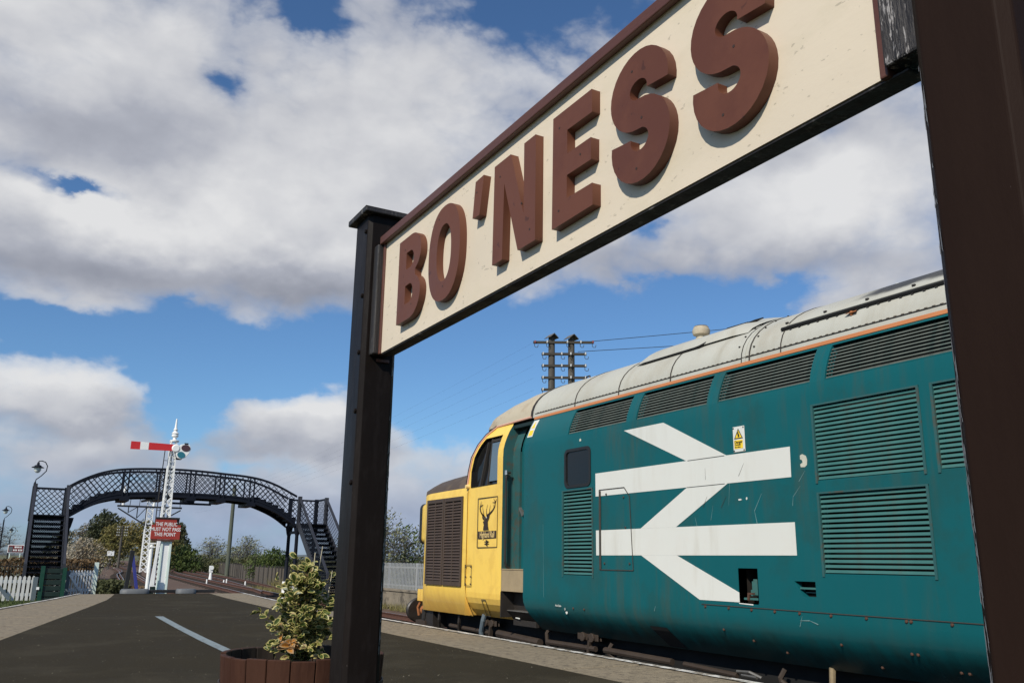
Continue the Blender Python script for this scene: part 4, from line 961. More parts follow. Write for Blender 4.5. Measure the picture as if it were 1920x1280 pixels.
# B
yl, yr, zb, zt, zm = 3.673, 3.405, 1.838, 2.247, 2.045
rt_ = .105
outer = [(yl, zb), (yl, zt)]+arc(yr+.12, zt-.1, .115, .100, 90, 0, 10)+arc(yr+.12, zm+.095, .115, .088, 0, -62, 8)+arc(yr+.12, zm-.095, .120, .092, 62, 0, 8)+arc(yr+.12, zb+.108, .120, .108, 0, -90, 10)
c1 = [(yl-.092, zm+.042), (yl-.092, zt-.078)]+arc(yr+.128, zt-.120, .042, .042, 90, 0, 5)+arc(yr+.128, zm+.075, .042, .035, 0, -90, 5)
c2 = [(yl-.092, zb+.078), (yl-.092, zm-.040)]+arc(yr+.128, zm-.080, .042, .042, 90, 0, 5)+arc(yr+.128, zb+.118, .042, .040, 0, -90, 5)
letter('letter_b', [outer, c1, c2])
# O
letter('letter_o', [arc(3.161, 2.042, .157, .213, 0, 360, 48, .86)[:-1], arc(3.161, 2.042, .072, .128, 0, 360, 40, .88)[:-1]])
letter('apostrophe', [[(2.873, 2.250), (2.800, 2.254), (2.834, 2.095), (2.893, 2.098)]])
letter('letter_n', [[(2.717, 1.848), (2.711, 2.249), (2.583, 2.249), (2.484, 1.975), (2.484, 2.249), (2.401, 2.249), (2.403, 1.848), (2.524, 1.848), (2.632, 2.150), (2.640, 1.849)]])
letter('letter_e', [[(2.293, 1.847), (2.285, 2.253), (2.050, 2.251), (2.052, 2.169), (2.197, 2.172), (2.198, 2.086), (2.058, 2.084), (2.060, 2.007), (2.200, 2.009), (2.202, 1.928), (2.053, 1.925), (2.054, 1.850)]])
def letter_s(name, yl, yr, zb, zt, st):
    w, h = yl-yr, zt-zb; hw = st/2; ax = w/2-hw
    r1 = (h-st)*.245; r2 = (h-st)*.255; cu, cl = zt-hw-r1, zb+hw+r2; cx = (yl+yr)/2
    pts = []
    for k in range(17): a = radians(-12+192*k/16); pts.append((ax*cos(a), cu+r1*sin(a)))            # upper hook, right terminal to the left side
    for k in range(1, 9): a = radians(180+75*k/8); pts.append((ax*cos(a), cu+r1*sin(a)))
    for k in range(8): a = radians(75-75*k/8); pts.append((ax*cos(a), cl+r2*sin(a)))
    for k in range(17): a = radians(0-192*k/16); pts.append((ax*cos(a), cl+r2*sin(a)))
    L, R = [], []
    for i, p in enumerate(pts):
        q0, q1 = pts[max(i-1, 0)], pts[min(i+1, len(pts)-1)]; d = Vector((q1[0]-q0[0], q1[1]-q0[1])).normalized()
        L.append((p[0]-d.y*hw, p[1]+d.x*hw)); R.append((p[0]+d.y*hw, p[1]-d.x*hw))
    return letter(name, [[(cx-u, v) for u, v in L+R[::-1]]])
letter_s('letter_s', 1.950, 1.676, 1.836, 2.255, .096)
letter_s('letter_s', 1.580, 1.306, 1.836, 2.255, .096)

rnd = random.Random(41)
def flakes(k, za, zb, n, side):
    ya, yb = posts[k]; b = MB()
    for _ in range(n):
        z = rnd.uniform(za, zb); h = rnd.uniform(.003, .022); w = rnd.uniform(.001, .0035); f = rnd.uniform(.1, .9)
        if side == 'far': c = (PXA+.016*(1-f), yb-.016*f); d = (.7, .7)       # chamfer at the far edge of the face towards the track-side path
        else: c = (PXA+PW-.016*f, ya+.016*(1-f)); d = (.7, .7)
        nx, ny = (-.0006, .0006) if side == 'far' else (.0006, -.0006)
        b.add([(c[0]-d[0]*w+nx, c[1]-d[1]*w+ny, z-h), (c[0]+d[0]*w*.6+nx, c[1]+d[1]*w*.6+ny, z-h*.7), (c[0]+d[0]*w+nx, c[1]+d[1]*w+ny, z+h*.5), (c[0]+nx, c[1]+ny, z+h)], [(0, 1, 2, 3)])
    return stuff(b.build('paint_flakes', G['flake'], sign, fix=False))
flakes(1, .55, 1.05, 70, 'far'); flakes(1, 1.05, 1.5, 22, 'far'); flakes(0, .45, 1.2, 60, 'near'); flakes(0, 1.2, 1.6, 10, 'near')
b = MB()
for y, z in ((3.60, 2.19), (3.50, 1.90), (3.22, 2.21), (3.16, 1.89), (2.86, 2.2), (2.665, 2.19), (2.44, 1.90), (2.50, 2.02), (2.245, 2.20), (2.25, 1.90), (2.12, 2.05), (1.84, 2.20), (1.80, 2.03), (1.83, 1.88), (1.47, 1.88), (1.42, 2.05)):
    b.lathe([(.0034, .001), (.0034, -.0006)], (BX-LT, y*KF, lz(z)), 7, 0)
stuff(b.build('nail_heads', G['print_brown'], sign))

# ================================================================== TUB WITH SHRUB
TC = Vector((1.205, 4.03, 0)); TR = .358; TH = .365
tub = thing('wooden_tub', 'brown half barrel tub of upright staves behind the left post', 'planter', TC)
ns_t = 22; rnd = random.Random(11)
def ringpt(r, a, z): return (TC.x+r*cos(a), TC.y+r*sin(a), z)
for k in range(ns_t):
    a0 = 2*pi*k/ns_t+.0045; a1 = 2*pi*(k+1)/ns_t-.0045; dz = rnd.uniform(-.004, .004)
    rows_o, rows_i = [], []
    for z, r in ((0, TR*.86), (.18, TR*.965), (TH+dz, TR)):
        rows_o.append([ringpt(r, a0+(a1-a0)*j/3, z) for j in range(4)]); rows_i.append([ringpt(r-.026, a0+(a1-a0)*j/3, z) for j in range(4)])
    b = MB(); ring = [ro+ri[::-1] for ro, ri in zip(rows_o, rows_i)]; b.loft(ring, close=True, capends=True)
    nf = len(b.f); b.m = [1 if (4 <= (i % 8) <= 6 and i < nf-2) else 0 for i in range(nf)]
    b.build('stave', [G['stave'], G['stave_in']], tub, bevel=.003, seg=1)
for z, r in ((.07, TR*.905), (.235, TR*.985)):
    b = MB(); b.loft([[ringpt(r+d, 2*pi*j/44, z+h) for j in range(44)] for d, h in ((.0, -.018), (.006, -.018), (.007, .018), (.002, .018))], close=True); b.build('hoop', G['hoop'], tub)
b = MB(); b.lathe([(TR-.05, .0), (TR-.03, .255), (TR*.5, .275), (.0, .28)], TC, 28); b.build('soil', G['soil'], tub)

SB = Vector((1.20, 4.06, .27))
bush = thing('potted_shrub', 'variegated green and yellow shrub growing in the brown tub', 'shrub', SB)
def leaf_mesh(name, L, W, mc, me_, curl, border=.74):
    n = 10; b = MB(); out, inn = [], []
    for k in range(n):
        a = 2*pi*k/n; x = L/2*(1-cos(a)); w = W/2*sin(a)*(1-.25*cos(a))
        out.append((x, w, curl*abs(w)*1.2-.9*curl*(x/L)**2*L)); xi = L/2*(1-border*cos(a)); wi = w*border
        inn.append((xi, wi, curl*abs(wi)*1.2-.9*curl*(xi/L)**2*L))
    for k in range(n):
        j = (k+1) % n; b.mi = 1; b.add([out[k], out[j], inn[j], inn[k]], [(0, 1, 2, 3)])
    b.mi = 0; c = (L/2, 0, -.9*curl*.25*L-.002)
    for k in range(n): b.add([inn[k], inn[(k+1) % n], c], [(0, 1, 2)])
    return b.mesh(name, [G[mc], G[me_]], smooth=60, fix=False)
LM = [leaf_mesh('leaf', .034, .019, 'leaf_green', 'leaf_edge', .35), leaf_mesh('leaf', .037, .020, 'leaf_green', 'leaf_yellow', .2, .8), leaf_mesh('leaf', .028, .017, 'leaf_yellow', 'leaf_edge', .45, .5),
      leaf_mesh('leaf', .033, .019, 'leaf_green', 'leaf_edge', .6, .72), leaf_mesh('leaf', .032, .016, 'leaf_tan', 'leaf_edge', .5, .6)]
LO = leaf_mesh('leaf', .04, .022, 'leaf_orange', 'leaf_tan', .5, .7)
rnd = random.Random(23)
stems = MB(); leaves = []
def env_r(z):            # half-width of the shrub at height z above the soil
    t = z/.46
    return .150*max(.0, sin(pi*min(1, (t*.86+.14)))**.75)*(1.06 if t < .6 else .92)
tips = []
for k in range(120):
    zt_ = .46*rnd.uniform(.10, 1.)**.8; a = rnd.uniform(0, 2*pi); r = env_r(zt_)*sqrt(rnd.uniform(.25, 1))*rnd.uniform(.85, 1.15)
    tips.append((a, r, zt_))
tips += [(2.6, .17, .24), (2.8, .19, .26), (2.3, .15, .40), (1.0, .05, .47), (.3, .13, .42), (2.4, .05, .50)]
for a, r, zt_ in tips:
    p0 = SB+Vector((rnd.uniform(-.03, .03), rnd.uniform(-.03, .03), 0)); p3 = SB+Vector((r*cos(a), r*sin(a), zt_))
    pts = [p0.lerp(p3, t)+Vector((0, 0, .04*sin(pi*t)))*(1 if r > .05 else 0)+Vector((r*cos(a), r*sin(a), 0))*(-.25*sin(pi*t)) for t in (0, .25, .5, .75, 1)]
    stems.tube(pts, [.004, .0035, .003, .0025, .0015], 5)
    for t in [x/9 for x in range(2, 10)]:
        i = min(int(t*4), 3); f = t*4-i; p = pts[i].lerp(pts[i+1], f); d = (pts[i+1]-pts[i]).normalized()
        for s in range(2 if t < .95 else 4):
            an = rnd.uniform(0, 2*pi); o_ = Vector((cos(an), sin(an), rnd.uniform(-.2, .7)))
            dirv = (o_*.9+d*rnd.uniform(.2, .9)+Vector((r*cos(a), r*sin(a), 0))*2).normalized(); leaves.append((p+dirv*.004, dirv, rnd.uniform(.75, 1.3), rnd))
stems.build('stem', G['twig'], bush)
b = MB()
for (dx, dy, h, tx) in ((.035, .0, .53, .01), (.075, .02, .56, .03), (.12, -.01, .45, .02)): b.tube([SB+Vector((dx-tx, dy, .28)), SB+Vector((dx, dy, h))], [.0035, .002], 5)
b.build('dead_stalk', G['stalk'], bush)
def leaf_matrix(p, d, s):
    upv = Vector((rnd.gauss(-.35, .7), rnd.gauss(-.5, .7), .75)).normalized(); y = upv.cross(d).normalized(); z = d.cross(y)
    return Matrix(((d.x*s, y.x*s, z.x*s, p.x), (d.y*s, y.y*s, z.y*s, p.y), (d.z*s, y.z*s, z.z*s, p.z), (0, 0, 0, 1)))
camp = Vector((0, 0, CZ))
def front(l): return (l[0]-SB).dot((camp-SB).normalized())
leaves.sort(key=front, reverse=True)
rest = MB(); inv = world_of(bush).inverted()
oc = SB+Vector((-.085, -.06, .135))
for i, (p, d, s, _) in enumerate(leaves):
    q = rnd.random(); k = 0 if q < .38 else 1 if q < .50 else 2 if q < .58 else 3 if q < .83 else 4
    me = LO if (p-oc).length < .036 and q < .8 else LM[k]
    mx = leaf_matrix(p, d, s)
    if i < 290:
        o = bpy.data.objects.new('leaf', me); COL.objects.link(o); o.parent = bush; o.matrix_parent_inverse = inv; o.matrix_basis = mx
    else:
        base = len(rest.v); rest.v += [tuple(mx @ v.co) for v in me.vertices]
        for f in me.polygons: rest.f.append(tuple(base+j for j in f.vertices)); rest.m.append(f.material_index if k < 4 else f.material_index)
stuff(rest.build('leaves', [G['leaf_green'], G['leaf_edge']], bush, fix=False))

# ================================================================== FOOTBRIDGE
YB = 38.0; BW = 1.5            # near face and width of the deck
bridge = thing('footbridge', 'black iron arched footbridge with lattice sides spanning the tracks', 'footbridge', (6, YB, GZ))
topP = [(1.62, 3.40), (2.04, 3.67), (2.72, 3.98), (3.51, 4.16), (5.02, 4.26), (6.10, 4.27), (7.22, 4.22), (8.69, 4.11), (9.57, 3.88), (10.57, 3.42)]
botP = [(1.62, 2.16), (2.00, 2.42), (2.36, 2.66), (2.85, 2.89), (3.64, 3.07), (5.14, 3.16), (7.32, 3.16), (8.69, 3.05), (9.50, 2.79), (10.05, 2.52), (10.57, 2.16)]
def interp(P, x):
    Q = [P[0]]+P+[P[-1]]
    for i in range(1, len(Q)-2):
        if x <= Q[i+1][0] or i == len(Q)-3:
            (x0, y0), (x1, y1) = Q[i], Q[i+1]
            if x1 == x0: return y0
            t = (x-x0)/(x1-x0); m0 = (Q[i+1][1]-Q[i-1][1])/max(.01, Q[i+1][0]-Q[i-1][0])*(x1-x0); m1 = (Q[i+2][1]-Q[i][1])/max(.01, Q[i+2][0]-Q[i][0])*(x1-x0)
            return (2*t**3-3*t**2+1)*y0+(t**3-2*t**2+t)*m0+(-2*t**3+3*t**2)*y1+(t**3-t**2)*m1
XS = [1.62+k*(10.57-1.62)/60 for k in range(61)]
def deck_z(x): return interp(botP, x)+.17
stud_x = [3.62, 4.95, 6.15, 7.35, 8.60]
for yy in (YB, YB+BW):
    nm = 'arch_girder'
    b = MB()
    for P, w, h, o_ in ((topP, .10, .085, 0), (botP, .12, .07, .0), (botP, .05, .07, .15)):
        rings = []
        for x in XS:
            z = interp(P, x)+o_; rings.append([(x, yy-w/2, z-h/2), (x, yy+w/2, z-h/2), (x, yy+w/2, z+h/2), (x, yy-w/2, z+h/2)])
        b.loft(rings, close=True, capends=True)
    b.loft([[(x, yy-.006, interp(botP, x)-.02), (x, yy+.006, interp(botP, x)-.02), (x, yy+.006, interp(botP, x)+.18), (x, yy-.006, interp(botP, x)+.18)] for x in XS], close=True)
    g_ = b.build(nm, G['bridge_black'], bridge)
    for x in stud_x:
        for dx in ((-.09, .09) if yy == YB else (0,)):
            b = MB(); b.bar((x+dx, yy-.03, interp(botP, x)), (x+dx, yy-.03, interp(topP, x)-.03), .055, .05, (0, 1, 0)); b.build('stanchion', G['bridge_black'], g_)
    b = MB()                                        # lattice of flat bars, clipped between the two chords
    for sgn in (-1, 1):
        x = 0.2
        while x < 12.2:
            seg = []
            for k in range(41):
                u = x+sgn*(k/40*2.2-1.1); z = 2.0+k/40*2.4
                if 1.68 < u < 10.5 and interp(botP, u)+.16 < z < interp(topP, u)-.02: seg.append((u, z))
            if len(seg) > 1: b.bar((seg[0][0], yy+sgn*.012, seg[0][1]), (seg[-1][0], yy+sgn*.012, seg[-1][1]), .006, .026, (0, 1, 0)) if False else b.bar((seg[0][0], yy+sgn*.012, seg[0][1]), (seg[-1][0], yy+sgn*.012, seg[-1][1]),   .026, .006, (0, 1, 0))
            x += .225
    stuff(b.build('lattice', G['bridge_black'], g_))
b = MB(); b.loft([[(x, YB+.02, deck_z(x)-.03), (x, YB+BW-.02, deck_z(x)-.03), (x, YB+BW-.02, deck_z(x)), (x, YB+.02, deck_z(x))] for x in XS], close=True); b.build('deck', G['bridge_black'], bridge)
for k in range(7):
    for side in (-1, 1):
        xa = (1.72+k*.27) if side < 0 else (10.47-k*.27); za = interp(botP, xa)+.30
        b = MB(); b.box(xa-.14, xa+.14, YB+.05, YB+BW-.05, za-.16, za); b.build('step', G['bridge_black'], bridge)
for x in stud_x:
    b = MB(); b.box(x-.18, x+.18, YB-.10, YB+BW+.1, interp(botP, x)-.15, interp(botP, x)-.02); b.build('cross_beam', G['bridge_black'], bridge)
b = MB(); b.box(5.3, 7.0, YB+.1, YB+.22, 2.88, 2.96); b.box(5.9, 6.3, YB-.05, YB+.3, 2.95, 3.1); b.build('service_bracket', G['bridge_black'], bridge)
def lattice_panel(P00, P10, P11, P01, pitch, w, name, m, parent, kind=True):
    """diamond lattice on a parallelogram given by its corners (bottom 0, bottom 1, top 1, top 0)"""
    P00, P10, P11, P01 = map(Vector, (P00, P10, P11, P01)); U = (P10-P00).length; V = (P01-P00).length
    nrm = (P10-P00).cross(P01-P00).normalized(); b = MB()
    def pt(u, v): return P00+(P10-P00)*(u/U)+(P01-P00)*(v/V)+((P11-P10)-(P01-P00))*(u/U)*(v/V)
    c = -V+pitch*.5
    while c < U+V:
        for sg in (1, -1):
            u0 = c if sg > 0 else c; 
            if sg > 0: a = (max(0, c), max(0, -c)); tt = min(U-a[0], V-a[1])
            else:
                a = (min(U, c), max(0, c-U)); tt = min(a[0], V-a[1])
            if tt > .05:
                e = (a[0]+sg*tt, a[1]+tt); b.bar(pt(*a)+nrm*.006*sg, pt(*e)+nrm*.006*sg, w, .005, nrm)
        c += pitch
    o = b.build(name, m, parent); return stuff(o) if kind else o
def stair(xa, xb, ytop, ybot, ztop, zbot, nst, rail_h):
    st = bpy.data.objects.new('staircase', None); COL.objects.link(st); st.parent = bridge; st.matrix_parent_inverse = world_of(bridge).inverted(); st.location = ((xa+xb)/2, ybot, zbot)
    for x in (xa, xb):
        b = MB(); b.bar((x, ytop, ztop-.02), (x, ybot, zbot+.10), .05, .30); b.build('stringer', G['bridge_grey'], st)
        b = MB(); b.bar((x, ytop, ztop+rail_h), (x, ybot, zbot+rail_h+.05), .085, .07); b.build('handrail', G['bridge_grey'], st)
        b = MB(); b.box(x-.05, x+.05, ybot-.05, ybot+.05, zbot, zbot+rail_h+.12); b.build('newel_post', G['bridge_grey'], st)
        lattice_panel((x, ytop, ztop), (x, ybot, zbot+.1), (x, ybot, zbot+rail_h), (x, ytop, ztop+rail_h), .20, .026, 'lattice', G['bridge_black'], st)
    for k in range(nst):
        t = k/nst; y = ytop+(ybot-ytop)*t; z = ztop+(zbot-ztop)*t
        b = MB(); dy = abs(ytop-ybot)/nst; b.box(xa+.03, xb-.03, y-dy-.03, y, z-.045, z-.0); b.build('tread', G['bridge_black'], st)
        dz = (ztop-zbot)/nst; b = MB(); n = 15
        for i in range(n):
            for sg in (-1, 1):
                x0 = xa+.05+(xb-xa-.1)*i/n; x1 = xa+.05+(xb-xa-.1)*(i+1)/n; za, zb_ = z-dz*.58, z-.05
                b.bar((x0, y+.004*sg, za if sg > 0 else zb_), (x1, y+.004*sg, zb_ if sg > 0 else za), .023, .004, (0, 1, 0))
        b.box(xa+.03, xb-.03, y-.003, y+.003, z-dz, z-dz*.58); b.box(xa+.03, xa+.03+.10, y-.003, y+.003, z-dz, z-.04); b.box(xb-.03-.10, xb-.03, y-.003, y+.003, z-dz, z-.04)
        stuff(b.build('riser', G['bridge_black'], st))
    return st
ZL = 2.27
for (xa, xb, far_open) in ((.45, 1.60, 0), (10.72, 11.92, 1)):
    ld = MB(); ld.box(xa-.04, xb+.04, YB-.02, YB+BW+.04, ZL-.14, ZL); ld = ld.build('landing', G['bridge_black'], bridge)
    for x in (xa, xb):
        for y in (YB, YB+BW):
            b = MB(); b.box(x-.075, x+.075, y-.075, y+.075, ZL-.2, ZL+1.16); b.build('newel_post', G['bridge_grey'] if y == YB else G['bridge_black'], ld)
    b = MB(); b.box(xa, xb, YB+BW-.03, YB+BW+.03, ZL+1.05, ZL+1.13); b.build('handrail', G['bridge_black'], ld)
    lattice_panel((xa+.08, YB+BW, ZL), (xb-.08, YB+BW, ZL), (xb-.08, YB+BW, ZL+1.05), (xa+.08, YB+BW, ZL+1.05), .20, .028, 'lattice', G['bridge_black'], ld)
    xo = xa if far_open == 0 else xb
    b = MB(); b.box(xo-.03, xo+.03, YB, YB+BW, ZL+1.05, ZL+1.13); b.build('handrail', G['bridge_black'], ld)
    lattice_panel((xo, YB+.08, ZL), (xo, YB+BW-.08, ZL), (xo, YB+BW-.08, ZL+1.05), (xo, YB+.08, ZL+1.05), .20, .028, 'lattice', G['bridge_black'], ld)
stair(.45, 1.60, YB, YB-4.4, ZL, -.72, 16, 1.10)
stair(10.72, 11.92, YB, YB-4.6, ZL, GZ, 17, 1.10)
for (x, y) in ((10.72, YB+.1), (10.72, YB+BW-.1), (1.75, YB+.1), (1.75, YB+BW-.1), (11.9, YB+BW)):
    b = MB(); b.lathe([(.125, GZ), (.125, GZ+.35), (.085, GZ+.42), (.075, 1.75), (.11, 1.85), (.16, 2.10), (.17, 2.2)], (x, y, 0), 14); c_ = b.build('column', G['bridge_black'], bridge, smooth=35)
    b = MB(); b.lathe([(.135, GZ), (.135, GZ+.75)], (x, y, 0), 14); b.build('column_base', G['white_paint'], c_)
b = MB(); b.bar((10.72, YB+.1, 1.9), (10.72, YB+BW-.1, 1.9), .08, .12); b.build('brace', G['bridge_black'], bridge)

# ================================================================== SEMAPHORE SIGNAL
SX, SY = 4.14, 30.0
sem = thing('semaphore_signal', 'white lattice post signal with red and white arm held level and two coloured lenses', 'signal', (SX, SY, GZ))
def lattice_post(x, y, z0, z1, w0, w1, m, parent, leg=.035, pitch=.30, bw=.020):
    def hw(z): return (w0+(w1-w0)*(z-z0)/(z1-z0))/2
    for sx in (-1, 1):
        for sy in (-1, 1):
            b = MB(); b.bar((x+sx*hw(z0), y+sy*hw(z0), z0), (x+sx*hw(z1), y+sy*hw(z1), z1), leg, leg); b.build('corner_angle', m, parent)
    b = MB(); z = z0
    while z < z1-.02:
        zn = min(z+pitch, z1)
        for sy in (-1, 1):
            for sg in (-1, 1):
                b.bar((x-sg*hw(z), y+sy*hw(z), z), (x+sg*hw(zn), y+sy*hw(zn), zn), .006, bw, (0, 1, 0)) if False else b.bar((x-sg*hw(z), y+sy*hw(z), z), (x+sg*hw(zn), y+sy*hw(zn), zn), bw, .006, (0, 1, 0)); b.bar((x+sy*hw(z), y-sg*hw(z), z), (x+sy*hw(zn), y+sg*hw(zn), zn), bw, .006, (1, 0, 0))
        z = zn
    stuff(b.build('lattice', m, parent))
lattice_post(SX, SY, GZ, 4.43, .34, .17, G['white_paint'], sem)
b = MB(); b.lathe([(.14, 4.43), (.15, 4.47), (.06, 4.50), (.05, 4.56), (.10, 4.60), (.11, 4.64), (.08, 4.68), (.12, 4.70), (.05, 4.78), (.07, 4.83), (.04, 4.88), (.035, 4.96), (.02, 5.18), (.0, 5.2)], (SX+.02, SY, 0), 14); b.build('finial', G['white_paint'], sem, smooth=35)
ya_ = SY-.22; za_ = 4.22
arm = thing_part = None
b = MB(); b.prism([(SX-1.30, za_+.11), (SX-1.30, za_-.14), (SX+.05, za_-.11), (SX+.05, za_+.10)], lambda u, v, w: (u, ya_+w, v), .02); arm = b.build('signal_arm', G['red_arm'], sem)
b = MB(); b.prism([(SX-1.02, za_+.1085), (SX-1.02, za_-.1335), (SX-.77, za_-.128), (SX-.77, za_+.1066)], lambda u, v, w: (u, ya_-.003+w, v), .026); b.build('white_band', G['white_paint'], arm)
b = MB(); b.lathe([(.10, ya_-.03), (.13, ya_-.01), (.13, ya_+.03)], (SX+.06, 0, za_-.02), 18, 1); b.build('pivot', G['white_paint'], arm)
def ell(cx, cz, rx, rz, rot_, n=22): return [(cx+rx*cos(2*pi*k/n)*cos(rot_)-rz*sin(2*pi*k/n)*sin(rot_), cz+rx*cos(2*pi*k/n)*sin(rot_)+rz*sin(2*pi*k/n)*cos(rot_)) for k in range(n)]
sp_c = SX+.36
hull = [(SX+.12, za_+.02), (SX+.20, za_+.11), (sp_c-.02, za_+.145), (sp_c+.12, za_+.11), (sp_c+.17, za_+.0), (sp_c+.12, za_-.16), (sp_c+.02, za_-.30), (sp_c-.12, za_-.36), (sp_c-.24, za_-.33), (sp_c-.29, za_-.22), (SX+.10, za_-.10)]
b = MB(); b.prism(hull, lambda u, v, w: (u, ya_-.008+w, v), .026); spc = b.build('spectacle', G['white_paint'], arm, bevel=.01)
b = MB(); b.prism(ell(sp_c, za_+.005, .14, .108, -.12), lambda u, v, w: (u, ya_-.020+w, v), .008); b.build('red_lens', G['red_lens'], spc)
b = MB(); b.prism(ell(sp_c-.12, za_-.225, .125, .105, -.35), lambda u, v, w: (u, ya_-.020+w, v), .008); b.build('green_lens', G['green_lens'], spc)
b = MB(); b.box(SX+.10, SX+.28, SY-.16, SY+.06, za_-.36, za_-.12); b.lathe([(.07, za_-.12), (.05, za_-.05)], (SX+.19, SY-.05, 0), 10); b.box(sp_c-.05, sp_c+.07, ya_-.02, ya_+.05, za_+.13, za_+.17); b.build('signal_lamp', G['void'], sem)
b = MB()
for dx in (-.36, -.14): b.bar((SX+dx+.05, SY+.35, GZ), (SX+dx+.15, SY+.2, 4.15), .025, .025)
for k in range(15): z = GZ+.3+k*.32; b.bar((SX-.36+.05+.1*(z-GZ)/5.1, SY+.35-.15*(z-GZ)/5.1, z), (SX-.14+.05+.1*(z-GZ)/5.1, SY+.35-.15*(z-GZ)/5.1, z), .016, .016)
b.build('ladder', G['fence_dark'], sem)
b = MB(); b.tube([(SX-.17, SY-.15, GZ), (SX-.05, SY-.12, 2.0), (SX-.02, SY-.12, 4.1)], .012, 5); b.build('signal_wire', G['fence_shade'], sem)
b = MB(); b.box(SX-.05, SX+.16, SY-.26, SY-.18, 1.25, 1.45); b.build('bracket_box', G['white_paint'], sem)

# warning notice at the end of the platform
NX, NY = 2.96, 21.15
ntc = thing('notice_board', 'red board reading the public must not pass this point, on a white post', 'sign', (NX+.03, NY, -.03))
b = MB(); b.box(NX-.31, NX+.31, NY-.02, NY+.02, 1.155, 1.475); b.box(NX-.235, NX+.215, NY-.02, NY+.02, 1.475, 1.60); b.build('board', G['red_sign'], ntc, bevel=.004, seg=1)
b = MB(); b.box(NX-.24, NX+.27, NY-.03, NY+.10, 1.602, 1.64); b.box(NX+.216, NX+.27, NY+.0, NY+.1, 1.48, 1.602); b.build('board_hood', G['oily'], ntc)
b = MB(); b.box(NX-.28, NX+.20, NY-.012, NY+.06, 1.12, 1.153); b.build('bottom_rail', G['maroon_frame'], ntc)
for k, tx in enumerate(('THE PUBLIC', 'MUST NOT PASS', 'THIS POINT')):
    addmesh('lettering', text_mesh(tx, .112, ((NX+.0-.006*k, NY-.0203, 1.485-.112*k), *FACE), 'lettering', .002, .76, 'CENTER', .0012, 1.02), G['white_paint'], ntc)
b = MB(); b.box(NX-.065, NX-.02, NY+.03, NY+.12, -.9, 1.14); b.box(NX+.12, NX+.165, NY+.03, NY+.12, -.9, 1.14); b.box(NX-.02, NX+.12, NY+.06, NY+.07, -.9, 1.14); b.build('post', G['white_green'], ntc, bevel=.003, seg=1)
b = MB(); b.box(NX-.015, NX+.115, NY+.056, NY+.0599, -.9, 1.05); b.build('post_web', G['white_paint'], ntc)
wp = thing('wire_post', 'thin white post with two short cross arms left of the red notice', 'post', (NX-.20, NY+.5, -.9))
b = MB(); b.lathe([(.045, -.95), (.042, 1.06), (.02, 1.08)], (NX-.195, NY+.5, 0), 10); b.build('shaft', G['white_paint'], wp)
b = MB(); b.box(NX-.28, NX-.11, NY+.455, NY+.5, 1.055, 1.085); b.box(NX-.28, NX-.12, NY+.45, NY+.5, .975, 1.005); b.build('cross_arm', G['white_paint'], wp)
b = MB(); b.box(NX-.16, NX-.06, NY+.42, NY+.52, -.25, .02); b.box(NX-.13, NX-.02, NY+.5, NY+.55, .02, .12); b.build('wire_pulley', G['dark_green'], wp)
sp2 = thing('wire_post', 'slim white stake leaning between the notice post and the thin white post', 'post', (NX-.06, NY+2.4, GZ))
b = MB(); b.bar((NX+.05, NY+2.4, GZ), (NX+.22, NY+2.4, 1.3), .06, .06); b.build('shaft', G['white_paint'], sp2)

# folding barrier lying at the platform end
br = thing('folding_barrier', 'black and blue folding barrier with grey feet at the end of the asphalt', 'barrier', (2.9, 20.75, 0))
b = MB(); b.box(2.42, 4.05, 20.62, 20.70, .02, .085); b.build('ground_rail', G['seal'], br, bevel=.01)
b = MB(); b.bar((2.22, 20.72, .05), (2.27, 20.72, .90), .085, .05, (0, 1, 0)); b.build('upright', G['seal'], br, bevel=.008)
b = MB(); b.bar((2.45, 20.69, .03), (2.27, 20.72, .86), .065, .03, (0, 1, 0)); b.build('strut', G['blue_strut'], br, bevel=.006)
for xa, fw_ in ((2.06, .29), (3.10, .21)):
    b = MB(); n = 20; pr = [(xa+.33+fw_*math.copysign(abs(cos(2*pi*k/n))**.55, cos(2*pi*k/n)), 20.58+.17*math.copysign(abs(sin(2*pi*k/n))**.7, sin(2*pi*k/n))) for k in range(n)]
    b.loft([[(u, v, .010) for u, v in pr], [(u, v, .07) for u, v in pr], [(xa+.33+(u-xa-.33)*.9, 20.58+(v-20.58)*.8, .105) for u, v in pr]], close=True, capends=True); b.build('foot', G['foot_grey'], br, smooth=45)

# ================================================================== FENCES AND GATES ON THE LEFT
def picket_fence(name, label, p0, p1, z, h, n, rails, mt, cat='fence', posts_=(), brace=True, taper=True, w=.085):
    t = thing(name, label, cat, (*p0, z)); P0, P1 = Vector((*p0, z)), Vector((*p1, z)); d = (P1-P0).normalized(); nv = Vector((-d.y, d.x, 0))
    if nv.y > 0: nv = -nv
    pk = MB(); pk.prism([(-w/2, 0), (w/2, 0), (w/2, h-.06), (w*.25, h-.015), (0, h), (-w*.25, h-.015), (-w/2, h-.06)], lambda u, v, q: d*u+Vector((0, 0, v))+nv*(.02+q), .022); me = pk.mesh('picket', mt)
    for k in range(n):
        p = P0.lerp(P1, (k+.5)/n); o = link('picket', me, t); o.matrix_basis = Matrix.Translation(p+Vector((0, 0, .06)))
    for zr in rails:
        b = MB(); b.bar(P0+Vector((0, 0, zr)), P1+Vector((0, 0, zr)), .04, .10); b.build('rail', mt, t)
    for f in posts_:
        p = P0.lerp(P1, f); b = MB(); b.box(p.x-.07, p.x+.07, p.y-.05, p.y+.09, z-.1, z+h+.02); b.build('post', G['fence_shade'], t)
    return t
zf = -.72
f1 = picket_fence('picket_fence', 'white picket fence on the grass at the far left', (-2.6, 33.0), (.80, 33.2), zf, .78, 26, (.25, .66), G['fence_white'], posts_=(1.0,))
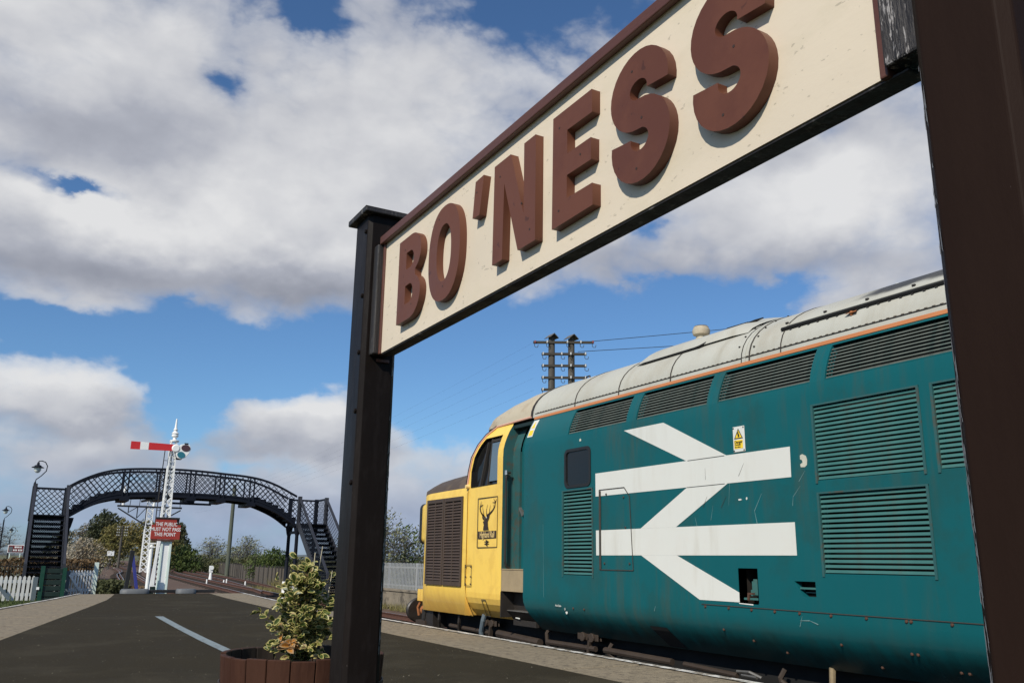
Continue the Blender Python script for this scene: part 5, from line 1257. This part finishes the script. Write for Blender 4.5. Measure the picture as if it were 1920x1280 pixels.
b = MB(); b.bar((.12, 32.93, zf+.10), (-.3, 32.93, zf+.62), .05, .10); b.build('brace', G['fence_shade'], f1)
gg = thing('green_gate', 'dark green boarded gate across the foot of the left footbridge stairs', 'gate', (1.05, 32.7, zf))
for x in (.96, 1.60):
    b = MB(); b.box(x-.06, x+.06, 32.62, 32.74, zf-.2, zf+1.16-(.0 if x < 1 else .05)); b.build('gate_post', G['green_gate'], gg)
for k in range(6):
    b = MB(); b.box(1.02, 1.54, 32.67, 32.70, zf+.02+k*.182, zf+.17+k*.182); b.build('board', G['dark_green'], gg, bevel=.01)
b = MB(); b.box(.84, .92, 32.58, 32.64, zf+.42, zf+.50); b.build('latch', G['white_paint'], gg)
wg = picket_fence('white_gate', 'white picket gate with a curved brace beside the green gate', (1.86, 35.5), (2.72, 35.8), -.66, .88, 9, (.25, .80), G['white_paint'], 'gate', (.0,), w=.055)
b = MB(); b.box(2.70, 2.84, 35.75, 35.9, -.9, .55); b.build('gate_post', G['white_green'], wg)
b = MB(); b.bar((1.9, 35.42, .12), (2.3, 35.56, -.45), .03, .08); b.tube([(2.30, 35.55, -.42), (2.36, 35.57, -.56), (2.46, 35.6, -.62), (2.56, 35.62, -.56), (2.62, 35.65, -.42)], .035, 6); b.build('brace', G['white_paint'], wg)
b = MB(); b.bar((1.66, 33.6, -.72), (1.70, 33.6, -.02), .03, .03); tag(b.build('white_stake', G['white_paint']), 'thin white stake standing right of the green gate', 'stake')
ifn = thing('iron_fence', 'dark iron paling fence under the brown hedge on the left', 'fence', (0, 41, -.72))
b = MB()
for k in range(66): x = -3.5+k*.105; b.box(x-.012, x+.012, 41.0, 41.02, -.72, .50)
stuff(b.build('palings', G['fence_dark'], ifn))
b = MB(); b.box(-3.6, 3.45, 41.02, 41.05, .30, .35); b.box(-3.6, 3.45, 41.02, 41.05, -.6, -.55); b.build('rail', G['fence_dark'], ifn)

# lamp posts
def lamp_post(label, x, y, zb, h, s=1.):
    t = thing('lamp_post', label, 'street lamp', (x, y, zb), 'swan neck lamps along the left side')
    b = MB(); b.lathe([(.10*s, zb), (.10*s, zb+.5), (.055*s, zb+.6), (.045*s, zb+h-1.0*s), (.03*s, zb+h-.95*s)], (x, y, 0), 10); b.build('pole', G['bridge_black'], t)
    b = MB(); pts = [(x, y, zb+h-1.0*s), (x+.02*s, y, zb+h-.85*s), (x+.20*s, y, zb+h-.68*s), (x+.38*s, y, zb+h-.45*s), (x+.40*s, y, zb+h-.22*s), (x+.30*s, y, zb+h-.05*s), (x+.15*s, y, zb+h), (x+.03*s, y, zb+h-.02*s), (x+.02*s, y, zb+h-.10*s)]
    b.tube(pts, .022*s, 7); b.build('swan_neck', G['bridge_black'], t)
    b = MB(); c = (x+.02*s, y, zb+h); b.lathe([(.03*s, -.06*s), (.05*s, -.10*s), (.06*s, -.18*s), (.14*s, -.22*s), (.15*s, -.25*s), (.26*s, -.30*s), (.26*s, -.32*s)], c, 14); b.build('lamp_shade', G['bridge_black'], t)
    b = MB(); b.lathe([(.14*s, -.32*s), (.15*s, -.40*s), (.11*s, -.50*s), (.05*s, -.55*s)], c, 14); b.build('lamp_glass', G['lamp_glass'], t, smooth=40)
lamp_post('tallest swan neck lamp rising behind the left bridge stairs', .50, 45.0, -.8, 5.75, 1.0)
lamp_post('swan neck lamp at the far left edge before the bare tree', -.85, 78.0, -.9, 5.3, 1.05)
lamp_post('smallest swan neck lamp behind the maroon station sign', -.42, 125.0, -.9, 5.0, 1.25)
ss = thing('maroon_sign', 'maroon and white sign on two pale legs left of the bridge stairs', 'sign', (.2, 70, -.9))
b = MB(); b.box(-.28, .70, 70, 70.03, .92, 1.45); b.build('white_border', G['white_paint'], ss)
b = MB(); b.box(-.24, .66, 69.985, 69.999, .96, 1.41); b.build('panel', G['sign_maroon'], ss)
b = MB(); b.box(-.20, .02, 69.975, 69.984, 1.0, 1.33); b.build('emblem', G['foot_grey'], ss)
b = MB(); x = .12
for z, xs in ((1.24, ((.12, .25), (.28, .37), (.40, .44), (.47, .54))), (1.04, ((.06, .13), (.16, .21), (.24, .29), (.36, .42), (.45, .51), (.54, .60)))):
    for a, c in xs: b.box(a, c, 69.975, 69.984, z, z+.11)
b.build('lettering', G['white_paint'], ss)
for x in (-.12, .50):
    b = MB(); b.box(x-.03, x+.03, 70.03, 70.08, -.9, 1.2); b.build('leg', G['white_green'], ss)

# ================================================================== RIGHT-HAND SIDE: FENCES, WALL, POLES
cf = thing('boundary_fence', 'long grey brown boundary fence with dark posts beyond the tracks', 'fence', (18.2, 86, GZ))
fp = smooth_path([(14.3, 52), (14.4, 57), (16.2, 72), (18.6, 87), (22, 112), (27, 150)], 6)
def fz(y): return GZ+1.22
acc = 0; prev = fp[0]; last_post = fp[0]
for i in range(len(fp)-1):
    p, q = fp[i], fp[i+1]; n = max(1, int((q-p).length/1.9))
    for k in range(n):
        a, c = p.lerp(q, k/n), p.lerp(q, (k+1)/n); d = (c-a).normalized()
        b = MB(); b.bar((a.x, a.y, GZ+.60), (c.x-d.x*.02, c.y-d.y*.02, GZ+.60), .04, 1.12); b.build('fence_panel', G['fence_concrete'], cf)
        b = MB(); b.box(a.x-.07, a.x+.05, a.y-.10, a.y+.02, GZ-.1, GZ+1.28); b.build('post', G['fence_dark'], cf)
wl = thing('retaining_wall', 'low stained stone wall below grey railings right of the left post', 'wall', (12.6, 30, GZ))
b = MB(); b.box(12.5, 12.9, 16, 39.5, GZ-.1, -.34); b.build('wall_face', G['wall_stone'], wl)
b = MB(); 
for k in range(15): b.box(12.46, 12.98, 16+k*1.55+.01, 17.54+k*1.55, -.34, -.25)
b.build('coping', G['wall_stone'], wl, bevel=.015, seg=1)
struct(sheet('bank', [(12.9, -40), (40, -40), (48, 46), (17, 42), (12.9, 39.5)], -.34, G['field'], .5))
rl = thing('grey_railing', 'grey vertical bar railing on top of the stone wall', 'railing', (12.75, 30, -.25))
pal = MB(); pal.box(-.012, .012, -.022, .022, 0, .90); pal.add([(-.012, -.022, .9), (.012, -.022, .9), (.012, .022, .9), (-.012, .022, .9), (0, 0, .95)], [(0, 1, 4), (1, 2, 4), (2, 3, 4), (3, 0, 4)]); pm = pal.mesh('bar', G['palisade'])
y = 24.0
while y < 38: o = link('bar', pm, rl); o.matrix_basis = Matrix.Translation((12.72, y, -.25)); y += .135
for k in range(6): b = MB(); b.box(12.73, 12.80, 24+k*2.75-.035, 24+k*2.75+.035, -.25, .68); b.build('post', G['palisade'], rl)
b = MB(); b.box(12.735, 12.755, 24, 38, .50, .55); b.box(12.735, 12.755, 24, 38, -.15, -.10); b.build('rail', G['palisade'], rl)

# double telegraph pole behind the locomotive
tp = thing('telegraph_pole', 'double wooden telegraph pole with five cross arms behind the locomotive', 'telegraph pole', (16.2, 25.3, GZ))
pA, pB = Vector((15.89, 25.47, 0)), Vector((16.49, 25.10, 0))
for p, zt in ((pA, 8.60), (pB, 8.55)):
    b = MB(); b.lathe([(.16, GZ), (.13, 4), (.115, zt)], (p.x, p.y, 0), 12); po = b.build('pole', G['pole_wood'], tp, smooth=40)
    b = MB()
    for s in (-1, 1): b.add([(p.x, p.y-.2, zt+.14), (p.x, p.y+.2, zt+.14), (p.x+s*.19, p.y+.2, zt-.02), (p.x+s*.19, p.y-.2, zt-.02)], [(0, 1, 2, 3)])
    rf = b.build('pole_roof', G['dull_steel'], po); sd = rf.modifiers.new('thick', 'SOLIDIFY'); sd.thickness = .02
dA = (pB-pA).normalized(); mid = (pA+pB)/2
ins = MB(); ins.lathe([(.028, 0), (.036, .03), (.03, .05), (.032, .075), (.02, .095)], (0, 0, 0), 8); im = ins.mesh('insulator', G['insulator'], smooth=40); imr = im.copy(); imr.materials.clear(); imr.materials.append(G['insulator_red'])
for k in range(5):
    z = 8.40-.43*k; hl = 1.08 if k == 0 else .80; c = mid+dA*(.0 if k == 0 else .02)+Vector((0, -.13, 0))
    b = MB(); b.bar((*(c-dA*hl).xy, z), (*(c+dA*hl).xy, z), .075, .085); am = b.build('cross_arm', G['arm_wood'], tp)
    offs = [-hl+.05, -hl+.48, .22-.1, hl-.48, hl-.05] if k == 0 else [-hl+.04, -.10, .22, hl-.06]
    b = MB()
    for j, o_ in enumerate(offs):
        p = c+dA*o_; io = link('insulator', imr if (k == 0 and j in (0, len(offs)-1)) else im, am); io.matrix_basis = Matrix.Translation((p.x-.03, p.y-.1, z-.05)); b.tube([(p.x, p.y, z+.07), (p.x, p.y, z-.14), (p.x+.02, p.y-.05, z-.19), (p.x+.07, p.y-.1, z-.19), (p.x+.09, p.y-.1, z-.10)], .011, 5)
    b.build('bracket', G['arm_wood'], am)
def wire(label, p, q, sag=.3, r=.011):
    p, q = Vector(p), Vector(q); b = MB(); b.tube([p.lerp(q, k/14)-Vector((0, 0, sag*4*(k/14)*(1-k/14))) for k in range(15)], r, 4); return tag(b.build('telegraph_wire', G['wire']), label, 'wire', 'wires from the telegraph pole')
aR = mid+dA*1.0+Vector((0, -.15, 0))
wire('upper wire running right from the telegraph pole over the locomotive roof', (mid.x+.55, mid.y-.4, 8.42), (46, 3.5, 12.1), .25)
wire('lower wire running right from the telegraph pole over the locomotive roof', (aR.x-.6, aR.y, 7.98), (46, 3.2, 10.6), .25)
for k, wn in enumerate(('topmost', 'second', 'middle', 'fourth', 'lowest')): wire(wn+' thin wire sagging left from the telegraph pole', (pA.x-.8, pA.y-.1, 8.30-.43*k), (14.6-.3*k, 80, 5.9-.35*k), .5, .0016)

plain = thing('timber_pole', 'tall bare timber pole standing before the boundary fence under the bridge', 'pole', (16.9, 81.5, GZ))
b = MB(); b.lathe([(.20, GZ), (.155, 7.2)], (16.9, 81.5, 0), 12); b.build('shaft', G['pole_green'], plain, smooth=40)
b = MB(); b.lathe([(.165, 7.2), (.165, 7.26)], (16.9, 81.5, 0), 12); b.build('cap', G['dull_steel'], plain)
# dwarf signal, pegs, bags
ds = thing('ground_signal', 'small white ground signal beside the tracks', 'signal', (14.0, 73.5, GZ))
b = MB(); b.lathe([(.16, GZ), (.12, GZ+.3), (.09, GZ+.8)], (14.0, 73.5, 0), 10); b.build('stand', G['white_paint'], ds)
b = MB(); b.lathe([(.17, 73.35), (.17, 73.40)], (14.0, 0, GZ+.95), 16, 1); b.box(13.88, 14.12, 73.4, 73.7, GZ+.6, GZ+1.1); b.build('signal_disc', G['white_paint'], ds)
for k, (x, y) in enumerate(((11.6, 62), (12.4, 60.5), (13.2, 63.5), (13.0, 57.0))):
    b = MB(); b.lathe([(.05, GZ), (.045, GZ+.30), (.0, GZ+.33)], (x, y, 0), 8)
    tag(b.build('marker_peg', G['white_paint']), ('leftmost short white marker peg between the rails', 'short white marker peg second from the left among the rails', 'short white marker peg farthest back among the rails', 'rightmost short white marker peg beside the rails')[k], 'peg', 'white pegs among the rails')
b = MB(); rnd = random.Random(5)
b.loft([[(12.9+.20*s_*cos(2*pi*j/10)*rnd.uniform(.8, 1.1), 118+.2*s_*sin(2*pi*j/10), GZ+z*.75) for j in range(10)] for s_, z in ((.9, 0), (1.1, .35), (.85, .75), (.25, 1.05))], close=True, capends=True)
tag(b.build('yellow_bag', G['yellow_bag']), 'small yellow bundle beside the curving track', 'bag')
bd = thing('speed_board', 'small white board on a dark post beside the left track', 'sign', (12, 135, GZ))
b = MB(); b.box(11.55, 12.45, 135, 135.03, .85, 1.5); b.build('board', G['white_paint'], bd)
b = MB(); b.box(11.93, 12.07, 135.03, 135.15, GZ, 1.3); b.build('post', G['fence_dark'], bd)
# far telegraph poles
def far_pole(label, x, y, h, nar, m, two):
    t = thing('far_telegraph_pole', label, 'telegraph pole', (x, y, GZ), 'distant telegraph poles')
    for dx in ((0, 1.3) if two else (0,)):
        b = MB(); b.lathe([(.20, GZ), (.15, GZ+h)], (x+dx, y, 0), 8); b.build('pole', G['pole_wood'], t)
    for k in range(nar):
        z = GZ+h-.3-.42*k; b = MB(); b.box(x-.8, x+(2.2 if two else .8), y-.18, y-.1, z-.05, z+.05); a_ = b.build('cross_arm', G['arm_wood'], t)
        for q in ((-.9, .9) if two else (-.70, -.42, .42, .70)):
            b = MB(); b.lathe([(.07, z+.03), (.07, z+.20)], (x+q, y-.14, 0), 6); b.build('insulator', m, a_)
far_pole('telegraph pole with white insulators in front of the olive trees', 14.6, 150, 6.4, 4, G['insulator'], False)
far_pole('dark telegraph pole far behind the blossoming bush', 11.7, 195, 6.5, 4, G['arm_wood'], False)

# bracket signal under the arch
GX, GY = 13.15, 108.0
gs = thing('bracket_signal', 'distant bracket signal on a white lattice post seen under the footbridge', 'signal', (GX, GY, GZ))
lattice_post(GX, GY, GZ, 7.4, .68, .62, G['white_paint'], gs, .085, .62, .055)
zt = 6.30
b = MB(); b.bar((GX-3.5, GY-.3, zt), (GX+3.4, GY-.3, zt), .22, .20); b.bar((GX-3.4, GY-.3, zt-.25), (GX-.35, GY-.3, zt-2.05), .12, .14); b.bar((GX+3.3, GY-.3, zt-.25), (GX+.45, GY-.3, zt-2.05), .12, .14)
b.bar((GX-.5, GY-.3, zt-2.05), (GX+1.1, GY-.3, zt-2.05), .12, .14)
for x, q in ((-2.3, -.75), (-1.35, -1.3), (-.4, -2.0), (.7, -2.0), (1.9, -1.1)): b.bar((GX+x, GY-.3, zt), (GX+x, GY-.3, zt+q), .10, .10)
b.bar((GX-2.3, GY-.3, zt-.7), (GX-1.35, GY-.3, zt-.05), .08, .08); b.bar((GX-1.35, GY-.3, zt-1.3), (GX-.4, GY-.3, zt-.05), .08, .08)
b.build('bracket', G['signal_black'], gs)
b = MB(); b.bar((GX-3.2, GY-.3, zt+1.0), (GX+3.2, GY-.3, zt+1.0), .05, .05)
for x in (-3.2, -2.2, -1.2, .4, 1.5, 3.2): b.bar((GX+x, GY-.3, zt), (GX+x*.97, GY-.3, zt+1.3), .06, .06)
b.build('walkway_rail', G['signal_black'], gs)
b = MB()
for dx in (1.0, 1.5): b.bar((GX+dx, GY-.6, GZ), (GX+dx, GY-.6, zt), .06, .06)
for k in range(24): b.bar((GX+1.0, GY-.6, GZ+.3+.32*k), (GX+1.5, GY-.6, GZ+.3+.32*k), .05, .05)
b.build('ladder', G['signal_black'], gs)
for dx in (-2.9, .35):
    b = MB(); b.lathe([(.16, zt+.1), (.13, zt+1.9), (.05, zt+2.3)], (GX+dx, GY-.3, 0), 8); d_ = b.build('signal_doll', G['white_paint'], gs)
    b = MB(); b.prism([(GX+dx+.1, zt+1.1), (GX+dx-1.5, zt+.68), (GX+dx-1.4, zt+.45), (GX+dx+.1, zt+.8)], lambda u, v, w: (u, GY-.55+w, v), .05); b.lathe([(.3, GY-.62), (.3, GY-.5)], (GX+dx+.2, 0, zt+.85), 10, 1); b.build('signal_arm', G['void'], d_)

# ================================================================== VEGETATION
def at_az(azd, R): return R*sin(radians(azd)), R*cos(radians(azd))
def leaf_crown(clumps, n, size, seedv, flat=.0):
    """leaf-sized faces in clumps (centre, radii); more of them near the surface of each clump"""
    r = random.Random(seedv); b = MB(); tot = sum(c[1][0]*c[1][1]*c[1][2] for c in clumps)**1
    wts = [(c[1][0]*c[1][1]*c[1][2])**.67 for c in clumps]; sw = sum(wts)
    for (c, rad), w in zip(clumps, wts):
        for _ in range(int(n*w/sw)):
            v = Vector((r.gauss(0, 1), r.gauss(0, 1), r.gauss(0, 1))).normalized()*(r.uniform(.35, 1.08)**.6)
            p = Vector(c)+Vector((v.x*rad[0], v.y*rad[1], v.z*rad[2])); s = size*r.uniform(.6, 1.5)
            q = Vector((r.gauss(0, 1), r.gauss(0, 1), r.gauss(0, 1))).normalized(); t_ = q.orthogonal().normalized()*s; u = q.cross(t_).normalized()*s*r.uniform(.45, .9)
            b.add([p-t_, p+u*.6, p+t_, p-u*.6], [(0, 1, 2, 3)])
    return b
def limbs(base, h, clumps, r0, seedv, twigs=0, twl=.6):
    r = random.Random(seedv); b = MB(); base = Vector(base)
    tp_ = base+Vector((r.uniform(-.05, .05)*h, 0, h*.62)); b.tube([base, base.lerp(tp_, .5)+Vector((r.uniform(-.02, .02)*h, 0, 0)), tp_], [r0, r0*.75, r0*.45], 7)
    for c, rad in clumps:
        c = Vector(c); s = base.lerp(tp_, r.uniform(.35, .95)); m = s.lerp(c, .5)+Vector((0, 0, -.04*h)); b.tube([s, m, c], [r0*.4, r0*.25, r0*.08], 5)
        for k in range(twigs):
            a = s.lerp(c, r.uniform(.45, 1)); v = Vector((r.gauss(0, 1), r.gauss(0, 1), r.gauss(.45, 1))).normalized(); e = a+Vector((v.x*rad[0], v.y*rad[1], v.z*rad[2]))*r.uniform(.7, 1.35)
            b.tube([a, a.lerp(e, .5)+Vector((0, 0, .05*rad[2])), e], [r0*.10, r0*.07, r0*.03], 3, cap=False)
            for _ in range(3):
                a2 = a.lerp(e, r.uniform(.3, .95)); e2 = a2+Vector((r.gauss(0, 1)*rad[0], r.gauss(0, 1)*rad[1], abs(r.gauss(.3, 1))*rad[2]))*twl*.4
                b.tube([a2, e2], [r0*.055, r0*.025], 3, cap=False)
    return b
def tree(name, label, cat, azd, R, h, w, fol, n, size, seedv, zb=GZ, ncl=9, bark='bark', shape='round', twigs=0, group=None, low=.28, twl=.6):
    x, y = at_az(azd, R); r = random.Random(seedv); cl = []
    for k in range(ncl):
        t = (k+.5)/ncl; z = zb+h*(low+(1-low)*t*.93)
        wd = w/2*(sin(pi*min(1, .16+t*.86))**.8 if shape == 'round' else (1.05-t)*.95+.06)
        a = k*2.4+r.uniform(-.5, .5); rr_ = wd*r.uniform(.25, .62); rad = (wd*r.uniform(.42, .62)+.12*w, wd*r.uniform(.42, .62)+.12*w, h*(1-low)/ncl*r.uniform(1.0, 1.7)+.05*h)
        cl.append(((x+rr_*cos(a), y+rr_*sin(a), min(z, zb+h-rad[2]*.9)), rad))
    t = thing(name, label, cat, (x, y, zb), group)
    limbs((x, y, zb), h, cl, .022*h+.03, seedv, twigs, twl).build('trunk', G[bark], t, fix=False)
    if n: leaf_crown(cl, n, size, seedv).build('crown', G[fol], t, fix=False)
    return t
tree('pine_tree', 'tall dark pine tree under the left part of the bridge arch', 'tree', 4.55, 172, 9.8, 6.2, 'fol_pine', 5200, .26, 31, ncl=13)
tree('pine_tree', 'small dark pine behind the right edge of the red notice', 'tree', 8.80, 185, 8.2, 5.2, 'fol_pine', 2600, .26, 32, ncl=9, shape='cone')
tree('pine_tree', 'low dark pine beside the left bridge stairs', 'tree', 2.55, 215, 7.6, 7.0, 'fol_pine', 1600, .28, 33, ncl=8, shape='cone')
tree('budding_tree', 'olive green budding tree right of the tall dark pine', 'tree', 5.55, 182, 8.8, 6.5, 'fol_olive', 3800, .24, 34, ncl=11, twigs=8)
tree('budding_tree', 'broad olive tree behind the bracket signal post', 'tree', 6.75, 196, 9.2, 9.0, 'fol_olive', 4400, .26, 35, ncl=12, twigs=8)
tree('budding_tree', 'wide olive tree behind the small telegraph pole', 'tree', 5.1, 165, 7.2, 6.0, 'fol_olive', 2600, .22, 48, ncl=9, low=.1, twigs=6)
tree('budding_tree', 'rusty olive tree just left of the red notice', 'tree', 7.45, 150, 4.9, 6.0, 'fol_olive', 2600, .20, 36, ncl=9, low=.05, twigs=5)
tree('budding_tree', 'yellowish tree low behind the white notice post', 'tree', 8.35, 150, 5.0, 5.6, 'fol_olive', 2600, .20, 37, ncl=9, low=.05)
tree('budding_tree', 'pale greenish tree left of the tall dark pine', 'tree', 3.75, 205, 8.6, 7.5, 'fol_bare', 2000, .24, 38, ncl=9, twigs=12, bark='bark_grey')
tree('bare_tree', 'grey leafless tree at the far left edge', 'tree', -1.0, 160, 7.4, 9.5, 'fol_bare', 500, .16, 39, ncl=12, twigs=26, bark='bark_grey', low=.2)
tree('bare_tree', 'thin grey tree left of the timber pole beyond the fence', 'tree', 10.75, 128, 4.7, 5.6, 'fol_pale', 900, .13, 40, ncl=11, twigs=22, bark='bark_grey', low=.22)
tree('bare_tree', 'sparse spiky tree right of the timber pole', 'tree', 12.85, 118, 4.6, 5.2, 'fol_pale', 1100, .13, 41, ncl=11, twigs=22, bark='bark_grey', low=.18, twl=1.0)
tree('bare_tree', 'thin small tree between the timber pole and the spiky tree', 'tree', 12.1, 122, 3.2, 3.6, 'fol_pale', 700, .12, 42, ncl=8, twigs=16, bark='bark_grey', low=.15)
tree('green_bush', 'round bright green bush beside the right bridge columns', 'bush', 14.45, 92, 2.85, 3.9, 'fol_green', 3000, .13, 43, ncl=11, low=.02)
tree('green_bush', 'rounded green bush to the right of the notice post', 'bush', 9.15, 112, 3.2, 4.6, 'fol_green', 3000, .15, 44, ncl=11, low=.02)
tree('sapling', 'slender leafy sapling in front of the boundary fence', 'sapling', 13.35, 66, 2.3, 1.5, 'fol_green', 700, .085, 45, ncl=9, low=.1, twigs=4)
for k, (a_, R, h, w, lb) in enumerate(((10.3, 118, 2.0, 5, 'low dark scrub left of the timber pole behind the fence'), (11.6, 112, 1.9, 5, 'low dark scrub behind the foot of the timber pole'), (12.9, 105, 2.0, 5, 'low scrub under the spiky tree behind the fence'), (13.7, 100, 1.8, 4, 'low scrub left of the bright green bush'), (15.6, 92, 2.0, 4.5, 'low scrub right of the bridge columns'))):
    tree('scrub', lb, 'bush', a_, R, h, w, 'fol_dark', 1300, .15, 60+k, ncl=8, low=.0)
tree('blossom_bush', 'pale blossoming bush right of the left bridge stairs', 'bush', 3.55, 76, 3.3, 4.6, 'fol_blossom', 2600, .085, 46, ncl=13, twigs=16, low=.05, bark='bark')
tree('blossom_bush', 'smaller pale blossoming bush close to the stairs', 'bush', 2.6, 80, 2.7, 3.2, 'fol_blossom', 1400, .085, 47, ncl=9, twigs=14, low=.05)
for k, (a_, R, h, w, f, lb, tw) in enumerate(((21.0, 41, 3.6, 3.6, 'fol_pale', 'tall twiggy shrub just right of the left signpost', 16), (22.6, 43, 2.9, 3.4, 'fol_green', 'leafy green shrub left of the locomotive nose', 8), (24.3, 46, 3.2, 3.6, 'fol_dark', 'dark shrub behind the front of the locomotive', 10), (19.6, 44, 3.2, 3.4, 'fol_pale', 'shrub hidden behind the left signpost', 8))):
    tree('shrub', lb, 'shrub', a_, R, h, w, f, 1500, .075, 70+k, zb=-.34, ncl=11, twigs=tw, low=.05, bark='bark_grey')
def hedge(name, label, x0, x1, y, d, z0, z1, fol, n, size, seedv):
    r = random.Random(seedv); b = MB()
    for _ in range(n):
        p = Vector((r.uniform(x0, x1), y+r.uniform(0, d), z0+(z1-z0)*r.uniform(0, 1)**.6)); p.z += .10*noise.noise((p.x*1.3, seedv, 0)); s = size*r.uniform(.6, 1.4)
        q = Vector((r.gauss(0, 1), r.gauss(0, 1), r.gauss(0, 1))).normalized(); t_ = q.orthogonal().normalized()*s; u = q.cross(t_).normalized()*s*.7
        b.add([p-t_, p+u, p+t_, p-u], [(0, 1, 2, 3)])
    return tag(b.build(name, G[fol], fix=False), label, 'hedge')
hedge('hedge', 'clipped brown beech hedge running behind the left bridge stairs', -3.6, 3.5, 43.5, 1.4, -.75, .63, 'fol_brown', 5200, .075, 81)
hedge('hedge', 'dark ivy mound between the white gate and the folding barrier', 2.85, 3.75, 33.6, 2.6, -1.0, -.06, 'fol_dark', 2600, .06, 82)
hedge('hedge', 'low brown scrub beside the curving track', 3.6, 4.7, 34.5, 3.5, -1.0, -.34, 'fol_brown', 2200, .06, 85)
hedge('hedge', 'daffodil border in front of the iron fence', -3.2, .3, 35.8, .6, -.72, -.02, 'fol_dark', 900, .06, 83)
hedge('hedge', 'long rough bank of brambles along the left track', 1.5, 7.0, 96, 30, -1.0, .4, 'fol_brown', 1600, .22, 84)
rnd = random.Random(9); b = MB()
for _ in range(46):
    p = Vector((rnd.uniform(-3, .3), 35.75, rnd.uniform(-.15, .12))); b.lathe([(.05, -.02), (.075, .03)], p, 6, 2)
stuff(b.build('daffodils', G['insulator']))
